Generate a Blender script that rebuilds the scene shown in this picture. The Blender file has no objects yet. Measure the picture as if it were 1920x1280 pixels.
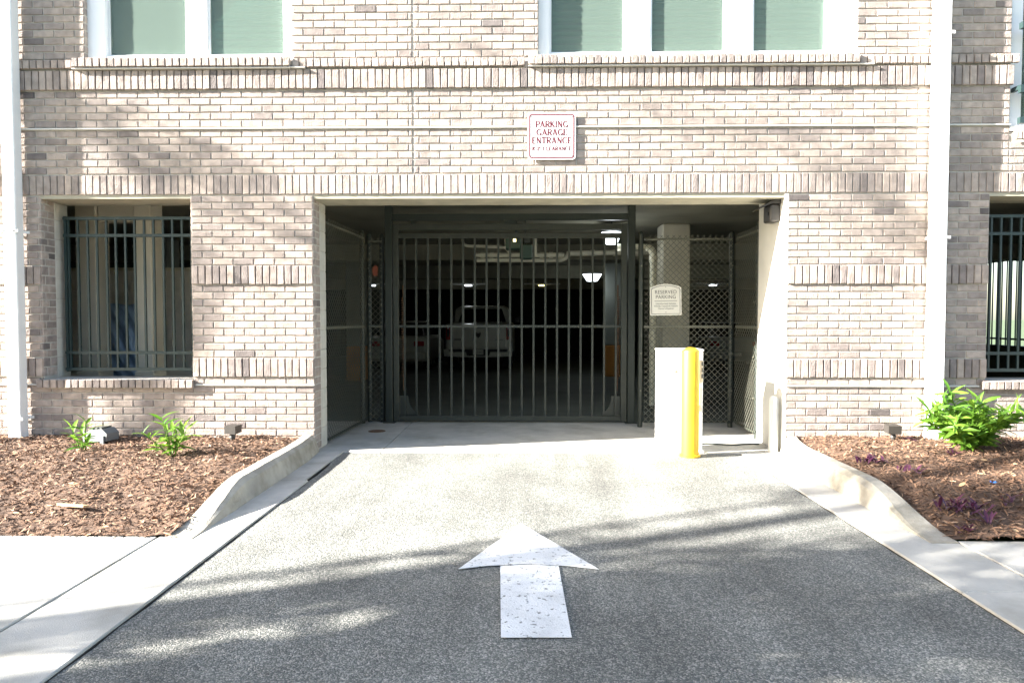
import bpy, math, random
from mathutils import Vector, Matrix
R = math.radians
random.seed(7)
rnd = random.random
uni = random.uniform

# ------------------------------------------------------------------ camera, sky, sun, exposure
scene = bpy.context.scene
col = scene.collection
cd = bpy.data.cameras.new('camera')
cam = bpy.data.objects.new('camera', cd); col.objects.link(cam)
cam.location = (0, -6.7, 1.33)
cam.rotation_euler = (R(88.0), 0, R(1.0))
cd.sensor_width = 36.0; cd.lens = 24.0
cd.clip_start = 0.05; cd.clip_end = 2000
scene.camera = cam

LIGHT = Vector((4.2, 1.0, -1.9)).normalized()        # the way sunlight travels
SUN_EL = math.asin(-LIGHT.z)
SUN_AZ = math.atan2(-LIGHT.x, -LIGHT.y)
w = bpy.data.worlds.new('World'); scene.world = w; w.use_nodes = True
wn = w.node_tree.nodes; wl = w.node_tree.links
bg = wn['Background']
sky = wn.new('ShaderNodeTexSky'); sky.sky_type = 'NISHITA'; sky.sun_disc = False
sky.sun_elevation = SUN_EL; sky.sun_rotation = SUN_AZ
sky.air_density = 1.0; sky.dust_density = 1.5; sky.ozone_density = 1.0
wl.new(sky.outputs[0], bg.inputs[0]); bg.inputs[1].default_value = 0.062
sd = bpy.data.lights.new('sun', 'SUN'); sd.energy = 5.0; sd.angle = R(0.55); sd.color = (1.0, 0.965, 0.91)
sun = bpy.data.objects.new('sun', sd); col.objects.link(sun)
sun.location = (-20, -6, 12)
sun.rotation_euler = LIGHT.to_track_quat('-Z', 'Y').to_euler()
vs = scene.view_settings
vs.view_transform = 'Standard'; vs.look = 'None'; vs.exposure = 3.05; vs.gamma = 1.0
vs.use_curve_mapping = False
scene.cycles.max_bounces = 8; scene.cycles.transparent_max_bounces = 16

# ------------------------------------------------------------------ materials
M = {}
def mat(name, color, rough=0.8, metal=0.0, var=0.0, vscale=4.0, bump=0.0, bscale=60.0, emit=None, estr=0.0,
        ramp=None, spots=None, spec=0.5, dirt=None):
    """principled material; var = brightness variation by noise, ramp = colours picked by the 'tint' attribute,
    spots = (scale, threshold, colour) small dark pits"""
    m = bpy.data.materials.new(name); m.use_nodes = True
    n = m.node_tree.nodes; l = m.node_tree.links
    p = n['Principled BSDF']
    p.inputs['Roughness'].default_value = rough; p.inputs['Metallic'].default_value = metal
    p.inputs['Specular IOR Level'].default_value = spec
    geo = n.new('ShaderNodeNewGeometry'); pos = geo.outputs['Position']
    if ramp:
        at = n.new('ShaderNodeAttribute'); at.attribute_name = 'tint'
        cr = n.new('ShaderNodeValToRGB'); el = cr.color_ramp.elements
        for i, (t, c) in enumerate(ramp):
            e = el[i] if i < 2 else el.new(t)
            e.position = t; e.color = (*c, 1)
        l.new(at.outputs['Fac'], cr.inputs[0]); base = cr.outputs[0]
    else:
        rgb = n.new('ShaderNodeRGB'); rgb.outputs[0].default_value = (*color, 1); base = rgb.outputs[0]
    if var:
        nt = n.new('ShaderNodeTexNoise'); nt.inputs['Scale'].default_value = vscale; nt.inputs['Detail'].default_value = 6
        l.new(pos, nt.inputs['Vector'])
        mr = n.new('ShaderNodeMapRange'); mr.inputs[1].default_value = 0.3; mr.inputs[2].default_value = 0.7
        mr.inputs[3].default_value = 1 - var; mr.inputs[4].default_value = 1 + var
        l.new(nt.outputs[0], mr.inputs[0])
        mx = n.new('ShaderNodeMixRGB'); mx.blend_type = 'MULTIPLY'; mx.inputs[0].default_value = 1
        l.new(base, mx.inputs[1]); l.new(mr.outputs[0], mx.inputs[2]); base = mx.outputs[0]
    if spots:
        sc_, th, sc_col = spots
        nt = n.new('ShaderNodeTexNoise'); nt.inputs['Scale'].default_value = sc_; nt.inputs['Detail'].default_value = 7; nt.inputs['Roughness'].default_value = .6
        l.new(pos, nt.inputs['Vector'])
        mr = n.new('ShaderNodeMapRange'); mr.inputs[1].default_value = th; mr.inputs[2].default_value = th + 0.04
        l.new(nt.outputs[0], mr.inputs[0])
        mx = n.new('ShaderNodeMixRGB'); l.new(mr.outputs[0], mx.inputs[0])
        l.new(base, mx.inputs[1]); mx.inputs[2].default_value = (*sc_col, 1); base = mx.outputs[0]
    if dirt:
        ds, dth, dcol, damt = dirt
        nt = n.new('ShaderNodeTexNoise'); nt.inputs['Scale'].default_value = ds; nt.inputs['Detail'].default_value = 8
        nt.inputs['Roughness'].default_value = 0.65
        l.new(pos, nt.inputs['Vector'])
        mr = n.new('ShaderNodeMapRange'); mr.inputs[1].default_value = dth; mr.inputs[2].default_value = dth + 0.2
        mr.inputs[3].default_value = 0; mr.inputs[4].default_value = damt
        l.new(nt.outputs[0], mr.inputs[0])
        mx = n.new('ShaderNodeMixRGB'); l.new(mr.outputs[0], mx.inputs[0])
        l.new(base, mx.inputs[1]); mx.inputs[2].default_value = (*dcol, 1); base = mx.outputs[0]
    l.new(base, p.inputs['Base Color'])
    if bump:
        nb = n.new('ShaderNodeTexNoise'); nb.inputs['Scale'].default_value = bscale; nb.inputs['Detail'].default_value = 5
        l.new(pos, nb.inputs['Vector'])
        b = n.new('ShaderNodeBump'); b.inputs['Strength'].default_value = bump; b.inputs['Distance'].default_value = 0.01
        l.new(nb.outputs[0], b.inputs['Height']); l.new(b.outputs[0], p.inputs['Normal'])
    if emit:
        p.inputs['Emission Color'].default_value = (*emit, 1); p.inputs['Emission Strength'].default_value = estr
    M[name] = m
    return m

mat('brick', None, 0.9, ramp=[(0, (.075, .064, .06)), (1, (.42, .345, .29)), (.15, (.15, .127, .118)), (.35, (.24, .20, .18)), (.62, (.32, .265, .23))],
    var=0.24, vscale=13, spots=(48, .68, (.09, .075, .07)), bump=0.6, bscale=70, dirt=(1.3, .5, (.17, .145, .13), .35))
mat('mortar', (.46, .425, .37), 0.95, var=0.18, vscale=11, bump=0.5, bscale=150, dirt=(1.3, .5, (.25, .22, .19), .4))
mat('block', (.50, .48, .42), 0.95, var=0.1, vscale=8, bump=0.5, bscale=120)
mat('concrete', (.46, .44, .39), 0.92, var=0.13, vscale=3, bump=0.35, bscale=160, dirt=(2.1, .47, (.27, .25, .20), .65))
mat('kerb_concrete', (.38, .35, .29), 0.94, var=0.2, vscale=5, bump=0.6, bscale=120, dirt=(3.2, .44, (.19, .17, .12), .75))
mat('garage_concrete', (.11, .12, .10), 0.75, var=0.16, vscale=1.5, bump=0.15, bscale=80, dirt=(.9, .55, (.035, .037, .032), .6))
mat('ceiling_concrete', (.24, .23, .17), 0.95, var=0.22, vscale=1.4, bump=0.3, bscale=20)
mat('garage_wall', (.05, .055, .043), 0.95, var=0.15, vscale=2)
mat('joint', (.06, .055, .045), 1.0)
mat('painted_jamb', (.62, .60, .54), 0.8, var=0.08, vscale=3, bump=0.15, bscale=60)
mat('lintel', (.40, .37, .28), 0.7, var=0.15, vscale=5)
mat('white_metal', (.78, .78, .76), 0.35, var=0.03, vscale=4)
mat('white_vinyl', (.80, .80, .79), 0.4)
mat('flashing', (.62, .60, .55), 0.6)
mat('gate_metal', (.042, .046, .036), 0.45, metal=0.2, var=0.15, vscale=9)
mat('grille_metal', (.018, .035, .034), 0.4, var=0.15, vscale=9)
mat('post_metal', (.02, .026, .02), 0.45)
mat('chain_metal', (.15, .15, .115), 0.5, metal=0.3)
mat('rust', (.16, .09, .05), 0.9, var=0.3, vscale=30)
mat('pvc', (.72, .69, .54), 0.5, var=0.1, vscale=4)
mat('yellow_paint', (.74, .47, .015), 0.5, var=0.12, vscale=7, spots=(16, .70, (.40, .33, .2)))
mat('orange_paint', (.50, .20, .03), 0.6, var=0.15, vscale=4)
mat('column_paint', (.22, .235, .21), 0.85, var=0.12, vscale=2)
mat('cream_column', (.58, .54, .43), 0.85, var=0.08, vscale=3, spots=(9, .72, (.25, .22, .17)))
mat('dark_box', (.05, .06, .05), 0.5)
mat('opener_green', (.05, .09, .07), 0.5)
mat('bronze', (.035, .031, .027), 0.5, var=0.1, vscale=20)
mat('grey_plastic', (.13, .14, .14), 0.55)
mat('black', (.012, .012, .012), 0.5)
mat('sign_white', (.60, .60, .585), 0.4)
mat('sign_cream', (.66, .64, .57), 0.45)
mat('maroon', (.12, .008, .018), 0.5)
mat('dark_ink', (.07, .07, .06), 0.5)
mat('road_paint', (.74, .74, .72), 0.75, var=0.08, vscale=10, spots=(34, .59, (.22, .22, .20)), bump=0.6, bscale=140, dirt=(5, .47, (.42, .42, .40), .55))
mat('soil', (.10, .058, .035), 1.0, var=0.3, vscale=12, bump=1.0, bscale=40)
mat('chip', None, 0.95, ramp=[(0, (.055, .032, .02)), (1, (.48, .32, .20)), (.4, (.19, .105, .062)), (.8, (.33, .195, .115))])
mat('tan_leaf', (.42, .27, .14), 0.8)
mat('white_car', (.50, .50, .43), 0.25)
mat('silver_car', (.30, .32, .32), 0.25, metal=0.4)
mat('car_glass', (.006, .008, .008), 0.25, spec=0.25)
mat('tyre', (.012, .012, .012), 0.9)
mat('rim', (.3, .3, .3), 0.35, metal=0.8)
mat('tail_red', (.28, .012, .012), 0.2)
mat('faded_red', (.20, .05, .025), 0.8)
mat('plate', (.55, .55, .48), 0.5)
mat('bark', (.10, .075, .05), 0.95, var=0.3, vscale=9, bump=0.8, bscale=30)
mat('blue_petal', (.05, .22, .75), 0.6)
mat('grass', (.06, .09, .03), 1.0, var=0.3, vscale=3)
mat('street', (.07, .07, .068), 0.95, var=0.15, vscale=20)
mat('lamp_white', (.9, .9, .9), 0.4, emit=(.85, .95, 1.0), estr=0.9)
mat('lamp_yellow', (.9, .8, .4), 0.4, emit=(1.0, .85, .35), estr=0.6)
mat('siding', (.45, .47, .42), 0.8)
mat('room', (.10, .11, .10), 0.9)
mat('blind', (.30, .40, .31), 0.7)

def leaf_mat(name, c1, c2, trans=0.35):
    m = bpy.data.materials.new(name); m.use_nodes = True
    n = m.node_tree.nodes; l = m.node_tree.links; p = n['Principled BSDF']
    oi = n.new('ShaderNodeObjectInfo'); geo = n.new('ShaderNodeNewGeometry')
    ad = n.new('ShaderNodeMath'); ad.operation = 'ADD'; l.new(oi.outputs['Random'], ad.inputs[0]); l.new(geo.outputs['Random Per Island'], ad.inputs[1])
    fr = n.new('ShaderNodeMath'); fr.operation = 'FRACT'; l.new(ad.outputs[0], fr.inputs[0])
    mx = n.new('ShaderNodeMixRGB'); mx.inputs[1].default_value = (*c1, 1); mx.inputs[2].default_value = (*c2, 1)
    l.new(fr.outputs[0], mx.inputs[0]); l.new(mx.outputs[0], p.inputs['Base Color'])
    p.inputs['Roughness'].default_value = 0.45
    tr = n.new('ShaderNodeBsdfTranslucent'); l.new(mx.outputs[0], tr.inputs[0])
    ms = n.new('ShaderNodeMixShader'); ms.inputs[0].default_value = trans
    l.new(p.outputs[0], ms.inputs[1]); l.new(tr.outputs[0], ms.inputs[2]); l.new(ms.outputs[0], n['Material Output'].inputs[0])
    M[name] = m
leaf_mat('oleander_leaf', (.07, .18, .02), (.19, .33, .035), 0.4)
leaf_mat('purple_leaf', (.055, .012, .035), (.11, .03, .07), 0.2)
leaf_mat('tree_leaf', (.035, .075, .015), (.07, .12, .025), 0.3)

def asphalt():
    m = bpy.data.materials.new('asphalt'); m.use_nodes = True
    n = m.node_tree.nodes; l = m.node_tree.links; p = n['Principled BSDF']; p.inputs['Roughness'].default_value = 0.93
    geo = n.new('ShaderNodeNewGeometry')
    vo = n.new('ShaderNodeTexVoronoi'); vo.inputs['Scale'].default_value = 155; l.new(geo.outputs['Position'], vo.inputs['Vector'])
    sep = n.new('ShaderNodeSeparateColor'); l.new(vo.outputs['Color'], sep.inputs[0])
    cr = n.new('ShaderNodeValToRGB'); e = cr.color_ramp.elements
    e[0].position = 0.0; e[0].color = (.07, .074, .067, 1); e[1].position = 1.0; e[1].color = (.34, .32, .285, 1)
    k = e.new(.5); k.color = (.13, .134, .118, 1); k = e.new(.8); k.color = (.22, .215, .19, 1)
    l.new(sep.outputs[0], cr.inputs[0])
    nt = n.new('ShaderNodeTexNoise'); nt.inputs['Scale'].default_value = 1.3; nt.inputs['Detail'].default_value = 7
    l.new(geo.outputs['Position'], nt.inputs['Vector'])
    mr = n.new('ShaderNodeMapRange'); mr.inputs[1].default_value = .3; mr.inputs[2].default_value = .7; mr.inputs[3].default_value = .72; mr.inputs[4].default_value = 1.22
    l.new(nt.outputs[0], mr.inputs[0])
    mx = n.new('ShaderNodeMixRGB'); mx.blend_type = 'MULTIPLY'; mx.inputs[0].default_value = 1
    l.new(cr.outputs[0], mx.inputs[1]); l.new(mr.outputs[0], mx.inputs[2]); l.new(mx.outputs[0], p.inputs['Base Color'])
    mp = n.new('ShaderNodeMapping'); mp.inputs['Scale'].default_value = (2.2, .28, 1); l.new(geo.outputs['Position'], mp.inputs[0])
    n2 = n.new('ShaderNodeTexNoise'); n2.inputs['Scale'].default_value = 1.0; n2.inputs['Detail'].default_value = 8; n2.inputs['Roughness'].default_value = .65; l.new(mp.outputs[0], n2.inputs['Vector'])
    m2 = n.new('ShaderNodeMapRange'); m2.inputs[1].default_value = .42; m2.inputs[2].default_value = .68; m2.inputs[3].default_value = 1.08; m2.inputs[4].default_value = .72
    l.new(n2.outputs[0], m2.inputs[0]); x2 = n.new('ShaderNodeMixRGB'); x2.blend_type = 'MULTIPLY'; x2.inputs[0].default_value = 1
    l.new(mx.outputs[0], x2.inputs[1]); l.new(m2.outputs[0], x2.inputs[2]); l.new(x2.outputs[0], p.inputs['Base Color'])
    b = n.new('ShaderNodeBump'); b.inputs['Strength'].default_value = 0.55; b.inputs['Distance'].default_value = 0.006
    iv = n.new('ShaderNodeMath'); iv.operation = 'SUBTRACT'; iv.inputs[0].default_value = 1; l.new(vo.outputs['Distance'], iv.inputs[1])
    l.new(iv.outputs[0], b.inputs['Height']); l.new(b.outputs[0], p.inputs['Normal'])
    M['asphalt'] = m
asphalt()

def glass_mat():
    m = bpy.data.materials.new('window_glass'); m.use_nodes = True
    n = m.node_tree.nodes; l = m.node_tree.links; n.remove(n['Principled BSDF'])
    t = n.new('ShaderNodeBsdfTransparent'); t.inputs[0].default_value = (.50, .78, .64, 1)
    g = n.new('ShaderNodeBsdfGlossy'); g.inputs['Roughness'].default_value = 0.02; g.inputs[0].default_value = (.9, 1, .95, 1)
    fr = n.new('ShaderNodeFresnel'); fr.inputs[0].default_value = 1.9
    ms = n.new('ShaderNodeMixShader'); l.new(fr.outputs[0], ms.inputs[0]); l.new(t.outputs[0], ms.inputs[1]); l.new(g.outputs[0], ms.inputs[2])
    l.new(ms.outputs[0], n['Material Output'].inputs[0]); M['window_glass'] = m
    m = bpy.data.materials.new('insect_screen'); m.use_nodes = True
    n = m.node_tree.nodes; l = m.node_tree.links; n.remove(n['Principled BSDF'])
    t = n.new('ShaderNodeBsdfTransparent'); d = n.new('ShaderNodeBsdfDiffuse'); d.inputs[0].default_value = (.19, .25, .21, 1)
    ms = n.new('ShaderNodeMixShader'); ms.inputs[0].default_value = 0.42; l.new(t.outputs[0], ms.inputs[1]); l.new(d.outputs[0], ms.inputs[2])
    l.new(ms.outputs[0], n['Material Output'].inputs[0]); M['insect_screen'] = m
    m = bpy.data.materials.new('reflection_film'); m.use_nodes = True
    n = m.node_tree.nodes; p = n['Principled BSDF']; p.inputs['Base Color'].default_value = (.26, .36, .48, 1); p.inputs['Roughness'].default_value = 0.12  # pale blue base colour stands in for bright reflections
    p.inputs['Specular IOR Level'].default_value = 1.0; M['reflection_film'] = m
glass_mat()

# ------------------------------------------------------------------ mesh helpers
class MB:
    def __init__(s): s.v = []; s.f = []; s.t = []; s.s = []
    def add(s, vs_, fs, tint=0.5, smooth=False):
        o = len(s.v); s.v += [tuple(a) for a in vs_]
        for f in fs: s.f.append(tuple(i + o for i in f)); s.t.append(tint); s.s.append(smooth)
    def box(s, x0, x1, y0, y1, z0, z1, tint=0.5, bev=0.0):
        if bev:
            b = bev; P = []
            for z, i in ((z0, b), (z0 + b, 0), (z1 - b, 0), (z1, b)):
                xa, xb, ya, yb = x0 + i, x1 - i, y0 + i, y1 - i
                P += [(xa + b, ya, z), (xb - b, ya, z), (xb, ya + b, z), (xb, yb - b, z), (xb - b, yb, z), (xa + b, yb, z), (xa, yb - b, z), (xa, ya + b, z)]
            F = [tuple(range(7, -1, -1)), tuple(range(24, 32))]
            for k in range(3):
                for i in range(8): j = (i + 1) % 8; F.append((k*8+i, k*8+j, k*8+8+j, k*8+8+i))
            s.add(P, F, tint); return s
        s.add([(x0, y0, z0), (x1, y0, z0), (x1, y1, z0), (x0, y1, z0), (x0, y0, z1), (x1, y0, z1), (x1, y1, z1), (x0, y1, z1)],
              [(0, 3, 2, 1), (4, 5, 6, 7), (0, 1, 5, 4), (1, 2, 6, 5), (2, 3, 7, 6), (3, 0, 4, 7)], tint); return s
    def tube(s, a, b, r, n=8, r2=None, cap=True, tint=0.5, smooth=True):
        a = Vector(a); b = Vector(b); r2 = r if r2 is None else r2
        d = (b - a).normalized(); u = d.orthogonal().normalized(); v = d.cross(u)
        P = []
        for c, q in ((a, r), (b, r2)):
            for i in range(n):
                an = 2 * math.pi * i / n + math.pi / n; P.append(c + (u * math.cos(an) + v * math.sin(an)) * q)
        s.add(P, [(i, (i + 1) % n, n + (i + 1) % n, n + i) for i in range(n)], tint, smooth)
        if cap: s.add(P[:n], [tuple(range(n - 1, -1, -1))], tint); s.add(P[n:], [tuple(range(n))], tint)
        return s
    def path(s, pts, r, n=10, tint=0.5):
        pts = [Vector(p) for p in pts]; rings = []; ref = None
        for i, p in enumerate(pts):
            d = (pts[min(i + 1, len(pts) - 1)] - pts[max(i - 1, 0)]).normalized()
            u = d.orthogonal().normalized() if ref is None else (ref - d * ref.dot(d)).normalized()
            ref = u; v = d.cross(u); rr = r[i] if isinstance(r, (list, tuple)) else r
            rings.append([p + (u * math.cos(2*math.pi*k/n) + v * math.sin(2*math.pi*k/n)) * rr for k in range(n)])
        P = [q for g in rings for q in g]; F = []
        for i in range(len(pts) - 1):
            for k in range(n): j = (k + 1) % n; F.append((i*n+k, i*n+j, (i+1)*n+j, (i+1)*n+k))
        s.add(P, F, tint, True); s.add(rings[0], [tuple(range(n-1, -1, -1))]); s.add(rings[-1], [tuple(range(n))]); return s
    def prism(s, prof, x0, x1, axis='x', inset=None, tint=0.5):
        """polygon prof of (a, b) extruded; axis x: (y,z) profile; axis y: (x,z) profile"""
        n = len(prof); mk = (lambda q, c: (c, q[0], q[1])) if axis == 'x' else (lambda q, c: (q[0], c, q[1]))
        P = [mk(q, x0) for q in prof] + [mk(q, x1) for q in prof]
        s.add(P, [tuple(range(n)), tuple(range(2*n-1, n-1, -1))] + [(i, n+i, n+(i+1) % n, (i+1) % n) for i in range(n)], tint); return s
    def mesh(s, name):
        m = bpy.data.meshes.new(name); m.from_pydata(s.v, [], s.f); m.update()
        a = m.attributes.new('tint', 'FLOAT', 'FACE'); a.data.foreach_set('value', s.t)
        m.polygons.foreach_set('use_smooth', s.s)
        return m
    def build(s, name, material, parent=None, kind=None, fix=True):
        m = s.mesh(name)
        if fix:
            import bmesh
            b = bmesh.new(); b.from_mesh(m); bmesh.ops.recalc_face_normals(b, faces=b.faces[:]); b.to_mesh(m); b.free()
        m.materials.append(M[material]); o = bpy.data.objects.new(name, m); col.objects.link(o)
        o.parent = parent
        if kind: o['kind'] = kind
        return o

def obj(name, mesh, parent=None, loc=(0, 0, 0)):
    o = bpy.data.objects.new(name, mesh); col.objects.link(o); o.parent = parent; o.location = loc; return o
def thing(name, label, cat, loc=(0, 0, 0), rz=0.0, group=None):
    o = bpy.data.objects.new(name, None); col.objects.link(o); o.location = loc; o.rotation_euler.z = rz; o.empty_display_size = .2
    return tag(o, label, cat, group)
def tag(o, label, cat, group=None):
    o['label'] = label; o['category'] = cat
    if group: o['group'] = group
    return o
def bx(name, material, parent, *a, bev=0.0): return MB().box(*a, bev=bev).build(name, material, parent)

# ------------------------------------------------------------------ ground, driveway, pavements
H = 2.53                  # opening head
XL, XR = -2.07, 2.53      # garage opening
def floor_z(y): return 0.0 if y < 2.0 else -0.022 * (y - 2.0)

m = MB()
for a, b, c, d in ((-400, 400, -400, .2), (-400, -9.1, .2, 26.9), (10.1, 400, .2, 26.9), (-400, 400, 26.9, 400)):   # one sheet, open where the sunken garage floor lies
    m.add([(a, c, -.09), (b, c, -.09), (b, d, -.09), (a, d, -.09)], [(0, 1, 2, 3)])
g = m.build('ground', 'grass', kind='structure')
# the garage floor falls gently away from the door; the ground sheet lies under it, so the floor is a solid slab
m = MB(); m.box(-60, 60, -19, -11.4, -.088, -.03); m.build('street', 'street', kind='structure')
drive = MB(); nx, ny = 30, 60
P = []; F = []
for j in range(ny + 1):
    y = -11.4 + 11.38 * j / ny
    for i in range(nx + 1):
        x0 = -1.75 - (.22 * max(0, (y + .7) / .7) ** 2 if y > -.7 else 0); x1 = 2.11 + (.25 * max(0, (y + .7) / .7) ** 2 if y > -.7 else 0)
        x = x0 + (x1 - x0) * i / nx
        if i in (0, nx): x += .012 * math.sin(y * 9) * math.sin(y * 23 + i)
        P.append((x, y, -.006 + .004 * math.sin(x * 1.7) * math.sin(y * 1.3)))
for j in range(ny):
    for i in range(nx): a = j * (nx + 1) + i; F.append((a, a + 1, a + nx + 2, a + nx + 1))
drive.add(P, F, smooth=True); drive.build('driveway', 'asphalt', kind='structure')

arrow = MB()
def sheet(mb, poly, z, th=.003):
    n = len(poly); mb.add([(x, y, z) for x, y in poly] + [(x, y, z - th) for x, y in poly], [tuple(range(n))] + [(i, n + i, n + (i + 1) % n, (i + 1) % n) for i in range(n)])
sheet(arrow, [(-.014, -2.338), (-.345, -3.135), (-.20, -3.085), (.03, -3.055), (.24, -3.08), (.396, -3.125)], .0035)
sheet(arrow, [(-.126, -3.09), (-.095, -3.905), (.20, -3.90), (.187, -3.085), (.03, -3.068)], .0035)
tag(arrow.build('painted_arrow', 'road_paint'), 'worn white straight arrow painted on the driveway asphalt', 'road marking')

def slabs(name, rects, z, material='concrete', th=.07, gap=.006):
    base = MB()
    xs = [r[0] for r in rects] + [r[1] for r in rects]; ys = [r[2] for r in rects] + [r[3] for r in rects]
    for r in rects: base.box(r[0], r[1], r[2], r[3], z - th - .012, z - .012)
    b = base.build(name, 'joint', kind='structure')
    for r in rects:
        q = MB().box(r[0] + gap / 2, r[1] - gap / 2, r[2] + gap / 2, r[3] - gap / 2, z - th, z, bev=.004).build('slab', material, b)
    return b
# left and right pavements cross the drive line; gutters run beside the asphalt
slabs('sidewalk', [(-2.21 - 1.55 * (k + 1), -2.21 - 1.55 * k, -4.25, -2.66) for k in range(5)] + [(-2.21 - 1.55 * (k + 1), -2.21 - 1.55 * k, -5.85, -4.25) for k in range(5)], .012)
slabs('sidewalk', [(2.56 + 1.55 * k, 2.56 + 1.55 * (k + 1), -4.25, -2.66) for k in range(5)] + [(2.56 + 1.55 * k, 2.56 + 1.55 * (k + 1), -5.85, -4.25) for k in range(5)], .012)
slabs('gutter', [(-2.21, -1.755, -11.4, -6.3), (-2.21, -1.755, -6.3, -4.6), (-2.21, -1.755, -4.6, -3.05), (-2.21, -1.755, -3.05, -1.2), (-2.1, -1.785, -1.2, -.02)], .006)
slabs('gutter', [(2.115, 2.56, -11.4, -6.3), (2.115, 2.56, -6.3, -3.4), (2.115, 2.56, -3.4, -1.6), (2.115, 2.56, -1.6, -.02)], .006)
bx('verge', 'grass', None, -60, -2.22, -11.4, -5.86, -.088, -.01)['kind'] = 'structure'
bx('verge', 'grass', None, 2.57, 60, -11.4, -5.86, -.088, -.01)['kind'] = 'structure'

# kerbs: full height near the wall, sloping down to nothing at the pavement
def kerb(name, xf, sgn, flare):
    mb = MB(); secs = []
    N = 34
    for i in range(N + 1):
        y = -.01 - 2.68 * i / N
        t = min(1, max(0, (y + 2.66) / .95)); t = t * t * (3 - 2 * t)
        h = .012 + .155 * t
        x = xf + sgn * (flare * max(0, (y + .75) / .75) ** 2 if y > -.75 else 0)
        wob = .0025 * math.sin(y * 11.3) + .002 * math.sin(y * 29)
        secs.append([(x + wob, y, -.05), (x + wob, y, .003), (x + sgn * (.035 * t + .004) + wob, y, h * .82), (x + sgn * (.06 * t + .02) + wob, y, h), (x + sgn * .16, y, h + .004), (x + sgn * .17, y, -.05)])
    P = [p for s_ in secs for p in s_]; F = []
    for i in range(N):
        for k in range(5): F.append((i*6+k, i*6+k+1, (i+1)*6+k+1, (i+1)*6+k))
    mb.add(P, F, smooth=False); mb.add(secs[0], [tuple(range(6))]); mb.add(secs[-1], [tuple(range(6))])
    return mb.build(name, 'kerb_concrete', kind='structure')
kerb('kerb', -1.985, -1, .04)
kerb('kerb', 2.39, 1, .12)

# planting beds: a mounded sheet of soil, covered by shredded bark
def bed_h(x, y, side):
    d = -y / 2.65                                   # 0 at the wall, 1 at the pavement
    edge = (-2.14 - x) if side < 0 else (x - 2.56)  # distance from the kerb
    k = min(1, max(0, edge / .25))
    h = .145 * (1 - d) + .02 * d + .045 * math.sin(math.pi * min(1, max(0, d))) * k
    h += .014 * math.sin(x * 3.1 + 1) * math.sin(y * 4.3) + .008 * math.sin(x * 9 + y * 7)
    return h + (.02 if side > 0 else 0) * k
def bed(side):
    x0, x1 = (-8.0, -2.135) if side < 0 else (2.545, 8.0)
    mb = MB(); nx, ny = 90, 44; P = []; F = []
    for j in range(ny + 1):
        for i in range(nx + 1):
            x = x0 + (x1 - x0) * i / nx; y = -2.655 + 2.66 * j / ny
            P.append((x, y, bed_h(x, y, side)))
    for j in range(ny):
        for i in range(nx): a = j * (nx + 1) + i; F.append((a, a + 1, a + nx + 2, a + nx + 1))
    mb.add(P, F, smooth=True); b = mb.build('planting_bed', 'soil', kind='structure')
    ch = MB(); rr = random.Random(3 + side)
    lo, hi = (-5.4, -2.12) if side < 0 else (2.55, 5.6)
    for k in range(24000):
        x = rr.uniform(lo, hi); y = rr.uniform(-2.69, .0)
        L = rr.uniform(.007, .030) * (1.6 if rr.random() < .06 else 1); W = L * rr.uniform(.10, .26)
        a = rr.uniform(0, math.pi); tl = rr.gauss(0, .35); ro = rr.gauss(0, .5)
        mt = Matrix.Translation((x, y, bed_h(x, y, side) + rr.uniform(.0, .016))) @ Matrix.Rotation(a, 4, 'Z') @ Matrix.Rotation(tl, 4, 'Y') @ Matrix.Rotation(ro, 4, 'X')
        q = [mt @ Vector(p) for p in ((-L, -W * .5, 0), (0, -W, W * .5), (L, -W * .3, 0), (L, W * .4, 0), (0, W, W * .6), (-L, W * .6, 0))]
        t = rr.random(); t = t * .75 if side < 0 else t * .6
        if rr.random() < .05: t = rr.uniform(.8, 1)
        ch.add(q, [(0, 1, 4, 5), (1, 2, 3, 4)], t)
    c = ch.build('bark_mulch', 'chip', kind='stuff', fix=False)
    tag(c, 'reddish brown shredded bark mulch covering the bed ' + ('beside the barred window' if side < 0 else 'with the purple plants'), 'mulch')
bed(-1); bed(1)

# garage floor: slabs in the doorway, then the wide sloping floor
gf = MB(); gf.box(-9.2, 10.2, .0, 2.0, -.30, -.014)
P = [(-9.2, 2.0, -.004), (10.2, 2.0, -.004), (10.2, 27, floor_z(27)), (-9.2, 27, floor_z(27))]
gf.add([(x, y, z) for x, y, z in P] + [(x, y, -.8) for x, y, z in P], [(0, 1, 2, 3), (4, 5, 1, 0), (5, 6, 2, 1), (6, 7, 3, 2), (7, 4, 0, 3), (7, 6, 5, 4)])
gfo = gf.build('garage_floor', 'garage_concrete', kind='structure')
for (a, b, c, d) in ((-2.9, -1.42, .0, 1.995), (-1.42, 1.55, .0, 1.995), (1.55, 3.2, .0, 1.995)):
    MB().box(a + .003, b - .003, c + .003, d, -.014, -.001 + .003, bev=.003).build('slab', 'concrete', gfo)

# ------------------------------------------------------------------ the building
bld = thing('apartment_building', 'beige and grey brick apartment building with a ground floor parking garage entrance', 'building', (0, 0, 0))
WT = 6.0                                # top of what is built
X0, X1 = -7.0, 7.6
WIN_L = (-4.30, -2.27, 3.84, 5.45); WIN_R = (.14, 3.19, 3.84, 5.45); WIN_F = (4.66, 6.6, 3.12, 5.45)
LOW_L = (-4.78, -3.28, .725); LOW_R = (4.49, 6.3, .725)

wall = MB()
Yb = .4                                  # thickness of the wall
def wbox(x0, x1, z0, z1, y0=.009): wall.box(x0, x1, y0, Yb, z0, z1)
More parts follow.
